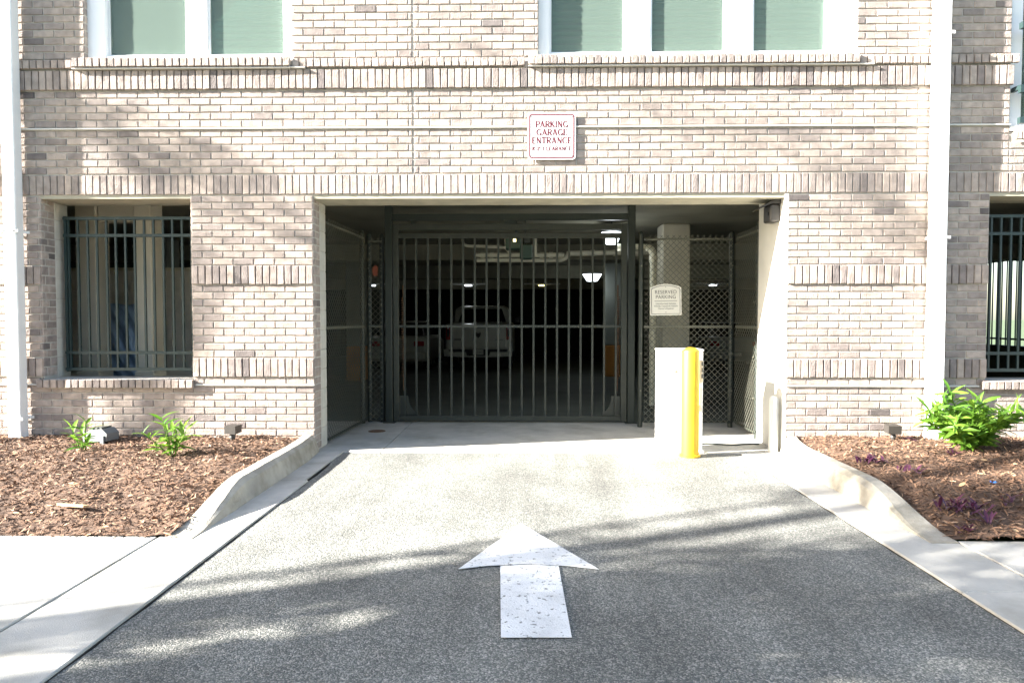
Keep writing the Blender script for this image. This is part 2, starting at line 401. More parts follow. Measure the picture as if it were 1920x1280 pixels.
# ground floor piers, sills, and the wall above with its openings
wbox(X0, LOW_L[0] , -.3, H); wbox(LOW_L[1], XL, -.3, H); wbox(LOW_L[0], LOW_L[1], -.3, LOW_L[2] - .1)
wbox(XR + .03, LOW_R[0], -.3, H); wbox(LOW_R[0], LOW_R[1], -.3, LOW_R[2] - .1); wbox(LOW_R[1], X1, -.3, H)
wbox(X0, WIN_F[0], H + .001, 3.74); wbox(WIN_F[0], WIN_F[1], H + .001, 3.112); wbox(WIN_F[1], X1, H + .001, WT)
wbox(X0, WIN_L[0], 3.74, WT); wbox(WIN_L[1], WIN_R[0], 3.74, WT); wbox(WIN_R[1], WIN_F[0], 3.74, WT)
for W_ in (WIN_L, WIN_R, WIN_F): wbox(W_[0], W_[1], W_[3], WT)
for W_ in (WIN_L, WIN_R): wbox(W_[0], W_[1], 3.7401, 3.836, -.03)
for W_ in (LOW_L, LOW_R): wbox(W_[0], W_[1], W_[2] - .0999, W_[2] - .008, -.012)
wall_o = wall.build('wall', 'mortar', bld)
# bricks
BL, BH, BD = .2045, .058, .03
def brick_geo(w_, h_, d_, rr, tint=None):
    """front face at y=0 (towards -y), w along x, h along z, rough-edged"""
    hw, hh = w_ / 2, h_ / 2; j = lambda a: rr.uniform(-a, a)
    i_ = .0045
    fr = [(-hw + i_ + j(.002), j(.0015), -hh + i_ + j(.002)), (hw - i_ + j(.002), j(.0015), -hh + i_ + j(.002)), (hw - i_ + j(.002), j(.0015), hh - i_ + j(.002)), (-hw + i_ + j(.002), j(.0015), hh - i_ + j(.002))]
    ou = [(-hw, .005 + j(.002), -hh + j(.0015)), (hw, .005 + j(.002), -hh + j(.0015)), (hw, .005 + j(.002), hh + j(.0015)), (-hw, .005 + j(.002), hh + j(.0015))]
    bk = [(-hw, d_, -hh), (hw, d_, -hh), (hw, d_, hh), (-hw, d_, hh)]
    F = [(0, 1, 2, 3)] + [(4 + k, 4 + (k+1) % 4, (k+1) % 4, k) for k in range(4)] + [(8 + k, 8 + (k+1) % 4, 4 + (k+1) % 4, 4 + k) for k in range(4)]
    return fr + ou + bk, F
rb = random.Random(11)
def tint():
    q = rb.random()
    return rb.uniform(.05, .25) if q < .025 else (rb.uniform(.30, .55) if q < .17 else rb.uniform(.5, 1.0))
field = MB()                              # bricks beyond the countable ones
cand = {'brick': [], 'soldier_brick': [], 'rowlock_brick': []}
def put(kind, x, y, z, w_, h_, std):
    """std bricks may become single objects; odd sizes go to the field"""
    if std: cand[kind].append((x, y, z, w_, h_))
    else: into_field(x, y, z, w_, h_)
def into_field(x, y, z, w_, h_, d_=BD, tn=None):
    v, f = brick_geo(w_, h_, d_, rb); field.add([(a + x, b + y, c + z) for a, b, c in v], f, tint() if tn is None else tn)
JOINT = .0105
def course_field(x0, x1, z0, n, zt, first=0):
    """n stretcher courses of running bond between heights z0 and zt; split at the control joint"""
    c = (zt - z0) / n
    for r_ in range(n):
        z = z0 + c * (r_ + .5); off = (BL / 2 if (r_ + first) % 2 else 0)
        spans = [(x0, x1)]
        if x0 < -1.08 < x1 and z > H: spans = [(x0, -1.086), (-1.074, x1)]
        for a, b in spans:
            k = math.floor((a - off) / BL)
            while True:
                l_ = max(a, k * BL + off); e_ = min(b, (k + 1) * BL + off)
                if l_ >= b: break
                if e_ - l_ > .025:
                    full = (e_ - l_) > BL - .001
                    put('brick', (l_ + e_) / 2, 0, z, e_ - l_ - JOINT, min(c - .011, BH + .003), full)
                k += 1
def vert_band(kind, x0, x1, z0, z1, y, pitch=.0705):
    n = max(1, round((x1 - x0) / pitch)); p = (x1 - x0) / n
    for i in range(n): put(kind, x0 + p * (i + .5), y, (z0 + z1) / 2, p - .0095, z1 - z0 - .01, True)
# upper wall
vert_band('soldier_brick', X0, WIN_F[0] , H + .003, 2.73, -.004)
vert_band('soldier_brick', WIN_F[0], X1, H + .003, 2.73, -.004)
course_field(X0, WIN_F[0], 2.735, 6, 3.165); course_field(X0, WIN_F[0], 3.19, 5, 3.545, 1)
course_field(WIN_F[0], WIN_F[1], 2.735, 4, 3.02); course_field(WIN_F[1], X1, 2.735, 11, 3.545)
vert_band('soldier_brick', X0, WIN_F[0] + .02, 3.548, 3.742, -.022)
rest = [(X0, WIN_L[0] - .11), (WIN_L[1] + .02, WIN_R[0] - .13), (WIN_R[1] + .02, WIN_F[0] + .06)]
for a, b in rest: vert_band('rowlock_brick', a, b, 3.752, 3.842, -.034)
for W_ in (WIN_L, WIN_R): vert_band('rowlock_brick', W_[0] - .1, W_[1] + .01, 3.755, 3.85, -.066)
vert_band('rowlock_brick', WIN_F[0] + .02, WIN_F[1], 3.025, 3.115, -.05)
nup = 24; cz = .0718
for a, b in ((X0, WIN_L[0]), (WIN_L[1], WIN_R[0]), (WIN_R[1], WIN_F[0])): course_field(a, b, 3.85, nup, 3.85 + nup * cz)
course_field(WIN_F[1], X1, 3.85, nup, 3.85 + nup * cz)
for W_ in (WIN_L, WIN_R, WIN_F): course_field(W_[0], W_[1], W_[3] + .2, 4, 3.85 + nup * cz)
# piers
for a, b in ((X0, LOW_L[0]), (LOW_L[1], XL), (XR + .03, LOW_R[0]), (LOW_R[1], X1)):
    course_field(a, b, 1.845, 10, H - .005); course_field(a, b, .935, 10, 1.652); course_field(a, b, .672, 1, .738, 1)
    vert_band('soldier_brick', a, b, 1.655, 1.842, -.016); vert_band('soldier_brick', a, b, .741, .932, -.016)
for a, b in ((X0, XL), (XR + .03, X1)): course_field(a, b, .012, 9, .655)
for a, b in ((LOW_L[0] + .005, LOW_L[1] - .005), (LOW_R[0] + .005, LOW_R[1])):
    vert_band('rowlock_brick', a - .06, b + .02, .628, .722, -.045)
# choose the ones that show largest (nearest the viewer's side of the wall) as single pieces; the rest join the field
C0 = Vector((0, -6.7, 1.33))
for kind, lst in cand.items():
    lst.sort(key=lambda q: (Vector((q[0], q[1], q[2])) - C0).length)
    variants = {}
    for i, q in enumerate(lst):
        if i < 300 and q[0] < 4.9 and q[0] > -5.2 and q[2] < 4.5:
            key = (round(q[3], 2), round(q[4], 2))
            vl = variants.setdefault(key, [])
            if len(vl) < 18:
                v, f = brick_geo(q[3], q[4], BD, rb); mb = MB(); mb.add(v, f, tint()); me = mb.mesh(kind); me.materials.append(M['brick']); vl.append(me)
                mm = me
            else: mm = rb.choice(vl)
            obj(kind, mm, bld, (q[0], q[1], q[2]))
        else: into_field(*q)
# returns of the openings: the ends of the corner bricks and one more piece behind
def jamb_return(x, sgn, z0, n, zt):
    c = (zt - z0) / n
    for r_ in range(n):
        z = z0 + c * (r_ + .5)
        for (ya, yb) in (((.006, .098), (.108, .2)) if r_ % 2 else ((.006, .05), (.06, .2))):
            hw = (yb - ya) / 2
            v, f = brick_geo(yb - ya, c - .011, .02, rb)
            # front towards +x (sgn 1) or -x
            field.add([(x - sgn * (b - .004), (ya + yb) / 2 + sgn * a, z + cc) for a, b, cc in v], f, tint())
for (xx, sg, lo) in ((XL, 1, .012), (LOW_L[0], 1, .735)):
    jamb_return(xx, sg, 1.845, 10, H - .005); jamb_return(xx, sg, .935, 10, 1.652); jamb_return(xx, sg, 1.655, 2, 1.842); jamb_return(xx, sg, .741, 2, .932)
    if lo < .1: jamb_return(xx, sg, .012, 10, .738)
jamb_return(WIN_L[0], 1, 3.85, 22, 5.44)
jamb_return(LOW_R[1], -1, .741, 25, H - .005); jamb_return(LOW_L[1], -1, .741, 25, H - .005)
field.build('brick_field', 'brick', bld, kind='stuff', fix=False)
# concrete blocks behind the brick returns
for xx, z0 in ((XL, 0.005), (LOW_L[0], .725)):
    z = z0
    while z < H - .03:
        zt = min(z + .2, H - .037); MB().box(xx - .12, xx + .006, .205, .4, z + .003, zt - .003, bev=.004).build('block', 'block', bld); z += .2
bx('jamb', 'painted_jamb', bld, XR, XR + .033, .0, .4, .003, H - .002)
bx('jamb', 'painted_jamb', bld, XR + .0015, XR + .3, .401, .74, .003, 2.749)
# lintels and drip strips
bx('lintel', 'lintel', bld, XL - .1, XR + .03, .012, .42, H - .036, H + .0005)
bx('lintel', 'lintel', bld, LOW_L[0] - .1, LOW_L[1] + .1, .012, .42, H - .03, H + .0006)
bx('lintel', 'lintel', bld, LOW_R[0] - .1, LOW_R[1] + .1, .012, .42, H - .03, H + .0006)
for (a, b, z) in ((X0, WIN_F[0], 3.177), (X0, LOW_L[0] - .07, .664), (LOW_L[1] + .03, XL, .664), (XR + .03, LOW_R[0] - .07, .664)):
    MB().box(a, b, -.016, .01, z - .007, z + .007, bev=.002).build('drip_strip', 'flashing', bld)
for W_ in (WIN_L, WIN_R): bx('drip_strip', 'flashing', bld, W_[0] - .1, W_[1] + .15, -.052, .0, 3.744, 3.751)

# upper windows: frame, panes, screens, blinds in a room behind
def upper_window(W_, panes, yf=.05):
    x0, x1, z0, z1 = W_
    win = MB()
    yb = .14
    win.box(x0, x1, yf, yb, z0, z0 + .055); win.box(x0, x1, yf, yb, z1 - .07, z1)
    edges = [x0] + [p for q in panes for p in q] + [x1]
    for k in range(0, len(edges), 2):
        a, b = edges[k], edges[k + 1]
        y = yf if k in (0, len(edges) - 2) else yf + .02
        win.box(a + .0005, b - .0005, y, yb, z0 + .0551, z1 - .0701)
    wo = win.build('window', 'white_vinyl', bld)
    for (a, b) in panes:
        sash = MB(); s_ = .022
        for q in ((a, a + s_, z0 + .056, z1 - .071), (b - s_, b, z0 + .056, z1 - .071)): sash.box(q[0] + .001, q[1], .088, .13, q[2], q[3])
        sash.box(a + s_, b - s_, .088, .13, z0 + .056, z0 + .085); sash.build('sash', 'white_vinyl', wo)
        bx('pane', 'window_glass', wo, a + s_, b - s_, .118, .122, z0 + .085, z1 - .07)
        bx('insect_screen', 'insect_screen', wo, a + s_, b - s_, .1045, .1055, z0 + .085, z1 - .07)
        z = z0 + .10
        sl = None
        while z < z1 - .1:
            if sl is None:
                mb = MB(); hw = (b - a) / 2 - .03
                mb.add([(-hw, -.012, -.026), (hw, -.012, -.026), (hw, .006, .0), (-hw, .006, 0), (hw, .012, .03), (-hw, .012, .03)], [(0, 1, 2, 3), (3, 2, 4, 5)])
                sl = mb.mesh('slat'); sl.materials.append(M['blind'])
            obj('slat', sl, wo, ((a + b) / 2, .19, z)); z += .066
    rm = MB()   # plain room behind the glass
    rm.box(x0 - .3, x1 + .3, 3.2, 3.3, z0 - .6, z1 + .2); rm.box(x0 - .4, x0 - .3, .41, 3.3, z0 - .6, z1 + .2); rm.box(x1 + .3, x1 + .4, .41, 3.3, z0 - .6, z1 + .2)
    rm.box(x0 - .3, x1 + .3, .41, 3.2, z1 + .1, z1 + .2)
    rm.build('room_wall', 'room', bld)
    return wo
upper_window(WIN_L, [(-4.12, -3.32), (-3.12, -2.35)])
upper_window(WIN_R, [(.245, .99), (1.225, 1.965), (2.215, 2.945)])
upper_window(WIN_F, [(4.80, 5.55), (5.72, 6.45)], .08)
bx('window_sill', 'white_vinyl', bld, WIN_F[0] + .002, WIN_F[1], .0, .14, 3.12, 3.165)
rl = thing('balcony_railing', 'dark green metal railing across the tall upper window beside the square white pipe', 'railing', (4.70, -.06, 3.2))
bx('rail', 'grille_metal', rl, 0, 1.9, -.025, .025, .86, .92); bx('rail', 'grille_metal', rl, .0, 1.9, -.02, .02, .26, .33); bx('rail', 'grille_metal', rl, 0, 1.9, -.02, .02, -.03, .03)
for k in range(9): bx('baluster', 'grille_metal', rl, .06 + k * .22, .085 + k * .22, -.0125, .0125, .031, .859)
for k in (0, 1): bx('bracket', 'grille_metal', rl, .01 + k * 1.85, .04 + k * 1.85, .026, .13, .3, .34)

# garage shell: ceiling, side and back walls; rooms above close it off
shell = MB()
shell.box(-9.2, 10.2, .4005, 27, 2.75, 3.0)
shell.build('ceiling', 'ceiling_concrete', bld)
bm_ = MB()
bm_.box(-9.0, 10.0, 6.6, 7.1, 2.45, 2.7495); bm_.box(-9.0, 10.0, 12.0, 12.5, 2.40, 2.7495); bm_.box(-9.0, 10.0, 19.0, 19.5, 2.4, 2.7495)
bm_.build('ceiling_beam', 'ceiling_concrete', bld)
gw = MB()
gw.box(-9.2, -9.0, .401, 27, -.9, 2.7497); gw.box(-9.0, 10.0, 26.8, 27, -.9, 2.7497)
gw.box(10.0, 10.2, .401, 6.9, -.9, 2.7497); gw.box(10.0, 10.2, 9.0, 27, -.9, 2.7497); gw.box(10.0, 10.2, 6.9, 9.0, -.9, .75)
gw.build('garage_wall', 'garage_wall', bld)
up = MB(); up.box(X0, X1, .41, 14, WT - .2, WT); up.box(X0, X0 + .2, .41, 14, 3.01, WT - .2); up.box(X1 - .2, X1, .41, 14, 3.01, WT - .2); up.box(X0, X1, 14, 14.2, 3.01, WT)
up.box(-9.2, X0, -.0, .4, -.3, WT); up.box(X1, 10.2, .0, .4, -.3, WT)
up.build('upper_storey', 'mortar', bld)

# ------------------------------------------------------------------ downpipes
def downpipe(x, label, straps, boot):
    t = thing('downpipe', label, 'pipe', (x, 0, 0), 0, 'square white downpipes on the brick wall')
    MB().box(-.064, .064, -.14, -.03, .14, 5.98, bev=.008).build('pipe', 'white_metal', t)
    for z in straps:
        MB().box(-.09, .09, -.146, -.142, z - .014, z + .014).box(-.0665, -.0645, -.142, -.001, z - .014, z + .014).box(.0645, .0665, -.142, -.001, z - .014, z + .014).box(.067, .1, -.008, -.001, z - .014, z + .014).build('strap', 'white_metal', t)
        s_ = MB()
        for q in (-.05, .05): s_.tube((q, -.1465, z), (q, -.15, z), .006, 6)
        s_.build('screw', 'grey_plastic', t)
    if boot: MB().box(-.085, .085, -.165, -.012, .02, .139, bev=.012).build('boot', 'opener_green', t)
    else: MB().box(-.074, .074, -.15, -.02, .06, .139, bev=.01).build('boot', 'white_metal', t)
downpipe(-4.985, 'square white downpipe with dark boot beside the barred window and small plants', (2.17, .34), True)
downpipe(3.945, 'square white downpipe with white boot beside the large green bush', (2.09, 4.0), False)

# ------------------------------------------------------------------ barred windows
def grille(x0, x1, label):
    t = thing('window_grille', label, 'window bars', (x0, .27, .725), 0, 'barred ground floor openings')
    W_ = x1 - x0
    for z in (1.62, 1.445, .245, .075): bx('rail', 'grille_metal', t, .05, W_ - .0, -.017, .017, z - .015, z + .015)
    n = int((W_ - .1) / .098)
    me = MB().box(-.0095, .0095, -.0095, .0095, .065, 1.635).mesh('bar'); me.materials.append(M['grille_metal'])
    for k in range(n + 1): obj('bar', me, t, (.10 + k * .098, -.0015 if k % 2 else .0015, 0))
    bx('post', 'grille_metal', t, .06, .085, -.0185, .0185, .05, 1.64)
grille(LOW_L[0], LOW_L[1], 'dark green barred grille in the opening between two pale posts and brick pier')
grille(LOW_R[0], LOW_R[1], 'dark green barred grille behind the large green bush')

# things seen behind the left grille
for (a, b, lab) in ((-5.08, -4.84, 'pale cream concrete post with a twig shadow behind the barred window'), (-4.41, -4.21, 'pale cream concrete post beside dark garage space behind the barred window')):
    c = thing('concrete_post', lab, 'post', ((a + b) / 2, 1.1, 0)); hw = (b - a) / 2
    MB().box(-hw, hw, -.13, .13, .003, 2.74, bev=.012).build('shaft', 'cream_column', c)
    MB().box(-hw - .012, hw + .012, -.142, .142, .003, .72, bev=.012).build('plinth', 'cream_column', c)
tag(MB().box(-4.835, -4.415, 1.0, 1.2, 2.42, 2.749, bev=.01).build('concrete_beam', 'cream_column'), 'short cream beam joining the two posts behind the barred window', 'beam')
lw = thing('low_wall', 'dull grey half height partition behind the cream posts', 'wall', (-5.0, 2.3, 0))
bx('panel', 'block', lw, -1.4, 1.25, 0, .12, -.02, 1.95); bx('cap', 'lintel', lw, -1.42, 1.27, -.02, .14, 1.951, 1.99)
fl = MB(); NX, NZ = 40, 44; P = []; F = []; rf = random.Random(5)  # rippled sheet added to imitate bright striped reflections between the posts
for j in range(NZ + 1):
    for i in range(NX + 1):
        x = -5.22 + .56 * i / NX; z = .02 + 1.48 * j / NZ; s_ = x * .9 + z * .55
        P.append((x, 1.75 + .25 * (1 - j / NZ) * -.6 + .022 * math.sin(s_ * 38 + math.sin(z * 9) * 1.4) + .012 * math.sin(s_ * 91 + x * 12), z - .01 * math.sin(x * 20) * (j == NZ)))
for j in range(NZ):
    for i in range(NX): a = j * (NX + 1) + i; F.append((a, a + 1, a + NX + 2, a + NX + 1))
fl.add(P, F, smooth=True); so = fl.build('reflection_sheet', 'reflection_film', fix=False)
md = so.modifiers.new('thick', 'SOLIDIFY'); md.thickness = .004
tag(so, 'rippled shiny blue sheet added to imitate striped reflections between the cream posts', 'sheet')

# ------------------------------------------------------------------ gate, its frame, fences
GY = 1.9
gf_ = thing('steel_portal', 'dark green steel posts and header beam standing around the barred gate', 'portal', (0, GY, 0))
for xa in (-1.745, 1.30): MB().box(xa, xa + .088, -.044, .044, .003, 2.749, bev=.005).build('post', 'post_metal', gf_)
bx('header', 'post_metal', gf_, -1.656, 1.299, -.035, .035, 2.545, 2.625)
for xa in (-1.745, 1.30): MB().box(xa - .03, xa + .118, -.075, .075, .003, .014).build('base_plate', 'post_metal', gf_)
bx('hanger', 'post_metal', gf_, -1.42, -1.38, -.02, .02, 2.50, 2.544); bx('hanger', 'post_metal', gf_, -.25, -.1, -.03, .03, 2.50, 2.544)
gt = thing('garage_gate', 'closed grey green tilt up gate of vertical bars across the garage entrance', 'gate', (0, GY, 0))
for xa, xb in ((-1.645, -1.578), (1.215, 1.29)): MB().box(xa, xb, -.025, .025, .02, 2.50, bev=.004).build('stile', 'gate_metal', gt)
for za, zb in ((2.425, 2.50), (2.32, 2.385), (.028, .095)): MB().box(-1.5775, 1.2145, -.025, .025, za, zb, bev=.004).build('rail', 'gate_metal', gt)
MB().box(-1.5775, 1.2145, -.019, .019, 1.205, 1.235).build('rail', 'gate_metal', gt)
me = MB().box(-.0125, .0125, -.0125, .0125, .0955, 2.3195).mesh('bar'); me.materials.append(M['gate_metal'])
for k in range(19): obj('bar', me, gt, (-1.505 + k * .1478, .0, 0))
for sx, xx in ((1, -1.577), (-1, 1.214)):
    pr = [(0, .096), (.24, .096), (.24, .13)] + [(.24 - .13 * math.sin(a), .13 + .21 * (1 - math.cos(a))) for a in [R(15 * k) for k in range(1, 7)]] + [(0, .34)]
    MB().prism([(xx + sx * a, b) for a, b in pr], .0128, .0165, 'y').build('gusset', 'gate_metal', gt)
for xx in (-1.535, 1.185):
    t = MB(); pts = []
    for k in range(34 * 8 + 1): a = 2 * math.pi * k / 8; pts.append((xx + .026 * math.cos(a), .075 + .026 * math.sin(a), .57 + 1.02 * k / (34 * 8)))
    t.path(pts, .0062, 5).build('spring', 'rust', gt)
    s_ = MB(); s_.tube((xx, .075, .40), (xx, .075, .58), .010, 8); s_.tube((xx, .075, 1.58), (xx, .075, 1.74), .012, 8); s_.build('spring_rod', 'rust', gt)
op = thing('gate_opener', 'green gate motor box hanging from the ceiling behind the bars', 'motor', (-.10, 3.1, 2.2))
MB().box(-.16, .06, -.12, .18, .10, .30, bev=.01).build('housing', 'opener_green', op); MB().box(.04, .22, -.14, .1, -.04, .16, bev=.015).build('gearbox', 'opener_green', op)
MB().box(.10, .19, -.16, -.141, .18, .27, bev=.003).box(-.02, .0, -.02, .0, .30, .55).box(.11, .13, -.02, .0, .161, .55).build('bracket', 'dark_box', op)
MB().tube((0.0, -1.1, .24), (0.0, -.12, .22), .018, 6).build('arm', 'dark_box', op)
bx('indicator', 'lamp_yellow', op, -.05, -.01, -.30, -.28, .18, .22)

def chain_fence(name, label, A, B, z0, z1, posts, step=.072):
    """chain link panel from A to B (x, y), wires as thin rods"""
    A = Vector((*A, 0)); B = Vector((*B, 0)); L = (B - A).length; d = (B - A) / L
    t = thing(name, label, 'fence', (A.x, A.y, 0), math.atan2(d.y, d.x), 'chain link fences beside the gate')
    mb = MB(); hh = z1 - z0 + .035
    k = -hh
    while k < L:
        for up_ in (1, -1):
            # line s = k + (z - z0) (rising) or mirrored, clipped to the panel
            pts = []
            s0, s1 = max(0, k), min(L, k + hh)
            if s1 - s0 > .02:
                za, zb = z0 + (s0 - k), z0 + (s1 - k)
                if up_ < 0: a_, b_ = (L - s0, za), (L - s1, zb)
                else: a_, b_ = (s0, za), (s1, zb)
                mb.tube((a_[0], -.004 * up_, a_[1]), (b_[0], -.004 * up_, b_[1]), .0031 if step > .07 else .0023, 4, cap=False)
        k += step
    mb.build('wire_mesh', 'chain_metal', t, kind='stuff', fix=False)
    for s_ in posts:
        MB().tube((s_, .04, .003), (s_, .04, z1 + .06), .03, 12).tube((s_, .04, z1 + .06), (s_, .04, z1 + .085), .034, 12, r2=.015).build('post', 'post_metal', t)
    for z in (z1 - .01, 1.22, z0 + .01):
        MB().tube((0, .022, z), (L, .022, z), .018 if z == 1.22 else .014, 8).build('rail', 'chain_metal' if z != z0 + .01 else 'post_metal', t)
    s_ = MB()
    for z in (.45, .9, 1.5, 1.95):
        for q in posts: s_.tube((q, -.012, z), (q, -.002, z), .011, 6)
    s_.build('clip', 'chain_metal', t)
    return t
chain_fence('chain_link_fence', 'long chain link fence panel along the block jamb of the entrance', (-2.055, .41), (-1.985, 1.86), .03, 2.33, (1.42,), .07)
chain_fence('chain_link_fence', 'narrow chain link strip between two posts beside the gate', (-1.96, 1.9), (-1.79, 1.9), .03, 2.30, (.0, .16))
chain_fence('chain_link_fence', 'chain link panel carrying the reserved parking sign', (1.45, 1.55), (2.50, 1.55), .06, 2.28, (-.04, 1.05))
chain_fence('chain_link_fence', 'chain link panel running along the white painted jamb', (2.52, 1.5), (2.515, .76), .06, 2.28, (.70,), .07)
# red tag on the narrow strip
tag(MB().prism([(-1.90, 1.86), (-1.845, 1.85), (-1.835, 1.96), (-1.87, 1.99), (-1.905, 1.94)], 1.872, 1.876, 'y').build('red_tag', 'faded_red'), 'small faded red tag tied to the narrow chain link strip', 'tag')

# ------------------------------------------------------------------ signs
# letter strokes: (thick lines, thin lines) on a 0..w x 0..1 grid, for the slab-serif sign
GL = {
 'P': (.62, [((.14, 0), (.14, 1))], [((.14, 1), (.42, 1)), ((.14, .46), (.42, .46))], [(.40, .73, .27, -90, 90)]),
 'A': (.86, [((.42, 1), (.76, 0))], [((.42, 1), (.12, 0)), ((.22, .32), (.62, .32))], []),
 'R': (.76, [((.14, 0), (.14, 1)), ((.38, .48), (.68, 0))], [((.14, 1), (.42, 1)), ((.14, .48), (.42, .48))], [(.40, .74, .26, -90, 90)]),
 'K': (.80, [((.14, 0), (.14, 1)), ((.32, .56), (.70, 0))], [((.18, .42), (.66, 1))], []),
 'I': (.30, [((.15, 0), (.15, 1))], [], []),
 'N': (.86, [((.16, 1), (.70, 0))], [((.16, 0), (.16, 1)), ((.70, 0), (.70, 1))], []),
 'G': (.84, [((.72, .02), (.72, .42))], [], [(.46, .5, .40, 45, 315)]),
 'E': (.66, [((.14, 0), (.14, 1))], [((.14, 1), (.56, 1)), ((.14, .5), (.46, .5)), ((.14, 0), (.58, 0)), ((.56, 1), (.56, .84)), ((.58, 0), (.58, .18))], []),
 'T': (.72, [((.36, 0), (.36, 1))], [((.06, 1), (.66, 1)), ((.06, 1), (.06, .84)), ((.66, 1), (.66, .84))], []),
 'C': (.82, [], [], [(.46, .5, .42, 45, 315)]),
 'L': (.62, [((.14, 0), (.14, 1))], [((.14, 0), (.56, 0)), ((.56, 0), (.56, .18))], []),
 '8': (.56, [], [], [(.28, .75, .2, 0, 360), (.28, .26, .24, 0, 360)]),
 '2': (.58, [((.48, .62), (.08, .02))], [((.06, .02), (.52, .02))], [(.28, .72, .24, -30, 180)]),
 '-': (.34, [((.06, .4), (.28, .4))], [], []), "'": (.2, [((.1, .75), (.1, 1))], [], []), '"': (.34, [((.1, .75), (.1, 1)), ((.24, .75), (.24, 1))], [], []), ' ': (.4, [], [], []),
}
def serif_text(mb, s, xc, z, size, y, tw=.21, nw=.11, depth=.001):
    wd = sum(GL[c][0] for c in s) * size + .06 * size * (len(s) - 1); x = xc - wd / 2
    def seg(a, b, wdt):
        a = Vector((x + a[0] * size, 0, z + a[1] * size)); b = Vector((x + b[0] * size, 0, z + b[1] * size)); d = (b - a)
        if d.length < 1e-6: return
        n_ = Vector((-d.z, 0, d.x)).normalized() * wdt * size / 2
        q = [a + n_, b + n_, b - n_, a - n_]
        mb.add([(p.x, y, p.z) for p in q] + [(p.x, y + depth, p.z) for p in q], [(0, 1, 2, 3), (0, 4, 5, 1), (1, 5, 6, 2), (2, 6, 7, 3), (3, 7, 4, 0)])
    for c in s:
        wd_, th, tn, arcs = GL[c]
        for a, b in th:
            seg(a, b, tw)
            if c in 'PRKIETLANG':
                for e in (a, b):
                    if e[1] in (0, 1): seg((e[0] - .13, min(max(e[1], .025), .975)), (e[0] + .13, min(max(e[1], .025), .975)), .05)
        for a, b in tn:
            seg(a, b, nw)
            if c in 'AN' :
                for e in (a, b):
                    if e[1] in (0, 1): seg((e[0] - .11, min(max(e[1], .025), .975)), (e[0] + .11, min(max(e[1], .025), .975)), .05)
        for (cx, cz_, r_, a0, a1) in arcs:
            k = 12
            for i in range(k):
                f0, f1 = R(a0 + (a1 - a0) * i / k), R(a0 + (a1 - a0) * (i + 1) / k)
                p0 = (cx + r_ * math.cos(f0) * .95, cz_ + r_ * (1.2 if c in 'GC' else 1) * math.sin(f0)); p1 = (cx + r_ * math.cos(f1) * .95, cz_ + r_ * (1.2 if c in 'GC' else 1) * math.sin(f1))
                seg(p0, p1, nw + (tw - nw) * abs(math.cos((f0 + f1) / 2)))
        x += (wd_ + .06) * size
def rrect(w_, h_, r_, n=5):
    pts = []
    for cx, cz_, a0 in ((w_/2 - r_, h_/2 - r_, 0), (-w_/2 + r_, h_/2 - r_, 90), (-w_/2 + r_, -h_/2 + r_, 180), (w_/2 - r_, -h_/2 + r_, 270)):
        for k in range(n + 1): a = R(a0 + 90 * k / n); pts.append((cx + r_ * math.cos(a), cz_ + r_ * math.sin(a)))
    return pts
def outline(mb, outer, inner, y0, y1):
    n = len(outer)
    P = [(x, y0, z) for x, z in outer] + [(x, y0, z) for x, z in inner] + [(x, y1, z) for x, z in outer] + [(x, y1, z) for x, z in inner]
    F = []
    for i in range(n): j = (i + 1) % n; F += [(i, j, n + j, n + i), (i, 2*n + i, 2*n + j, j), (n + i, n + j, 3*n + j, 3*n + i)]
    mb.add(P, F)
sg = thing('entrance_sign', 'white square sign with maroon border and serif letters on the brick wall above the entrance', 'sign', (.267, -.02, 3.083))
MB().prism(rrect(.465, .45, .03), -.003, .0, 'y').build('board', 'sign_white', sg)
mb = MB(); outline(mb, rrect(.437, .422, .024), rrect(.416, .401, .016), -.0045, -.003); mb.build('border', 'maroon', sg)
mb = MB(); serif_text(mb, 'PARKING', 0, .085, .058, -.0045); serif_text(mb, 'GARAGE', 0, .008, .058, -.0045); serif_text(mb, 'ENTRANCE', 0, -.070, .058, -.0045); mb.build('lettering', 'maroon', sg, fix=False)
mb = MB(); serif_text(mb, '8\'-2" CLEARANCE', 0, -.138, .037, -.0045); mb.build('lettering', 'maroon', sg, fix=False)
mb = MB()
for a in (-.195, .195):
    for b in (-.188, .188): mb.tube((a, -.006, b), (a, -.003, b), .006, 8); mb.tube((a, .0, b), (a, .05, b), .006, 6)
mb.build('screw', 'grey_plastic', sg)

def text_mesh(name, s, size, loc, material, parent, sx=1.0):
    c = bpy.data.curves.new(name, 'FONT'); c.body = s; c.size = size; c.align_x = 'CENTER'; c.extrude = .0006; c.space_character = 1.03
    o = bpy.data.objects.new('t', c); col.objects.link(o)
    me = bpy.data.meshes.new_from_object(o.evaluated_get(bpy.context.evaluated_depsgraph_get())); bpy.data.objects.remove(o)
    me.materials.clear(); me.materials.append(M[material]); me.transform(Matrix.Diagonal((sx, 1, 1, 1))); me.transform(Matrix.Rotation(R(90), 4, 'X'))
    return obj(name, me, parent, loc)
rs = thing('parking_sign', 'cream reserved parking sign with arched top hung on chain link', 'sign', (1.70, 1.53, 1.545)); rs.rotation_euler.y = R(-1)
def arch(w_, h_, rise, n=14, r_=.012):
    pts = [(w_/2, -h_/2), (w_/2, h_/2 - rise)] ; 
    for k in range(1, n): f_ = k / n; pts.append((w_/2 - w_ * f_, h_/2 - rise + rise * math.sin(math.pi * f_) ** .8))
    return pts + [(-w_/2, h_/2 - rise), (-w_/2, -h_/2)]
MB().prism(arch(.375, .375, .045), -.003, 0, 'y').build('board', 'sign_cream', rs)
mb = MB(); outline(mb, arch(.345, .345, .042), arch(.333, .333, .041), -.0045, -.003); mb.build('border', 'dark_ink', rs)
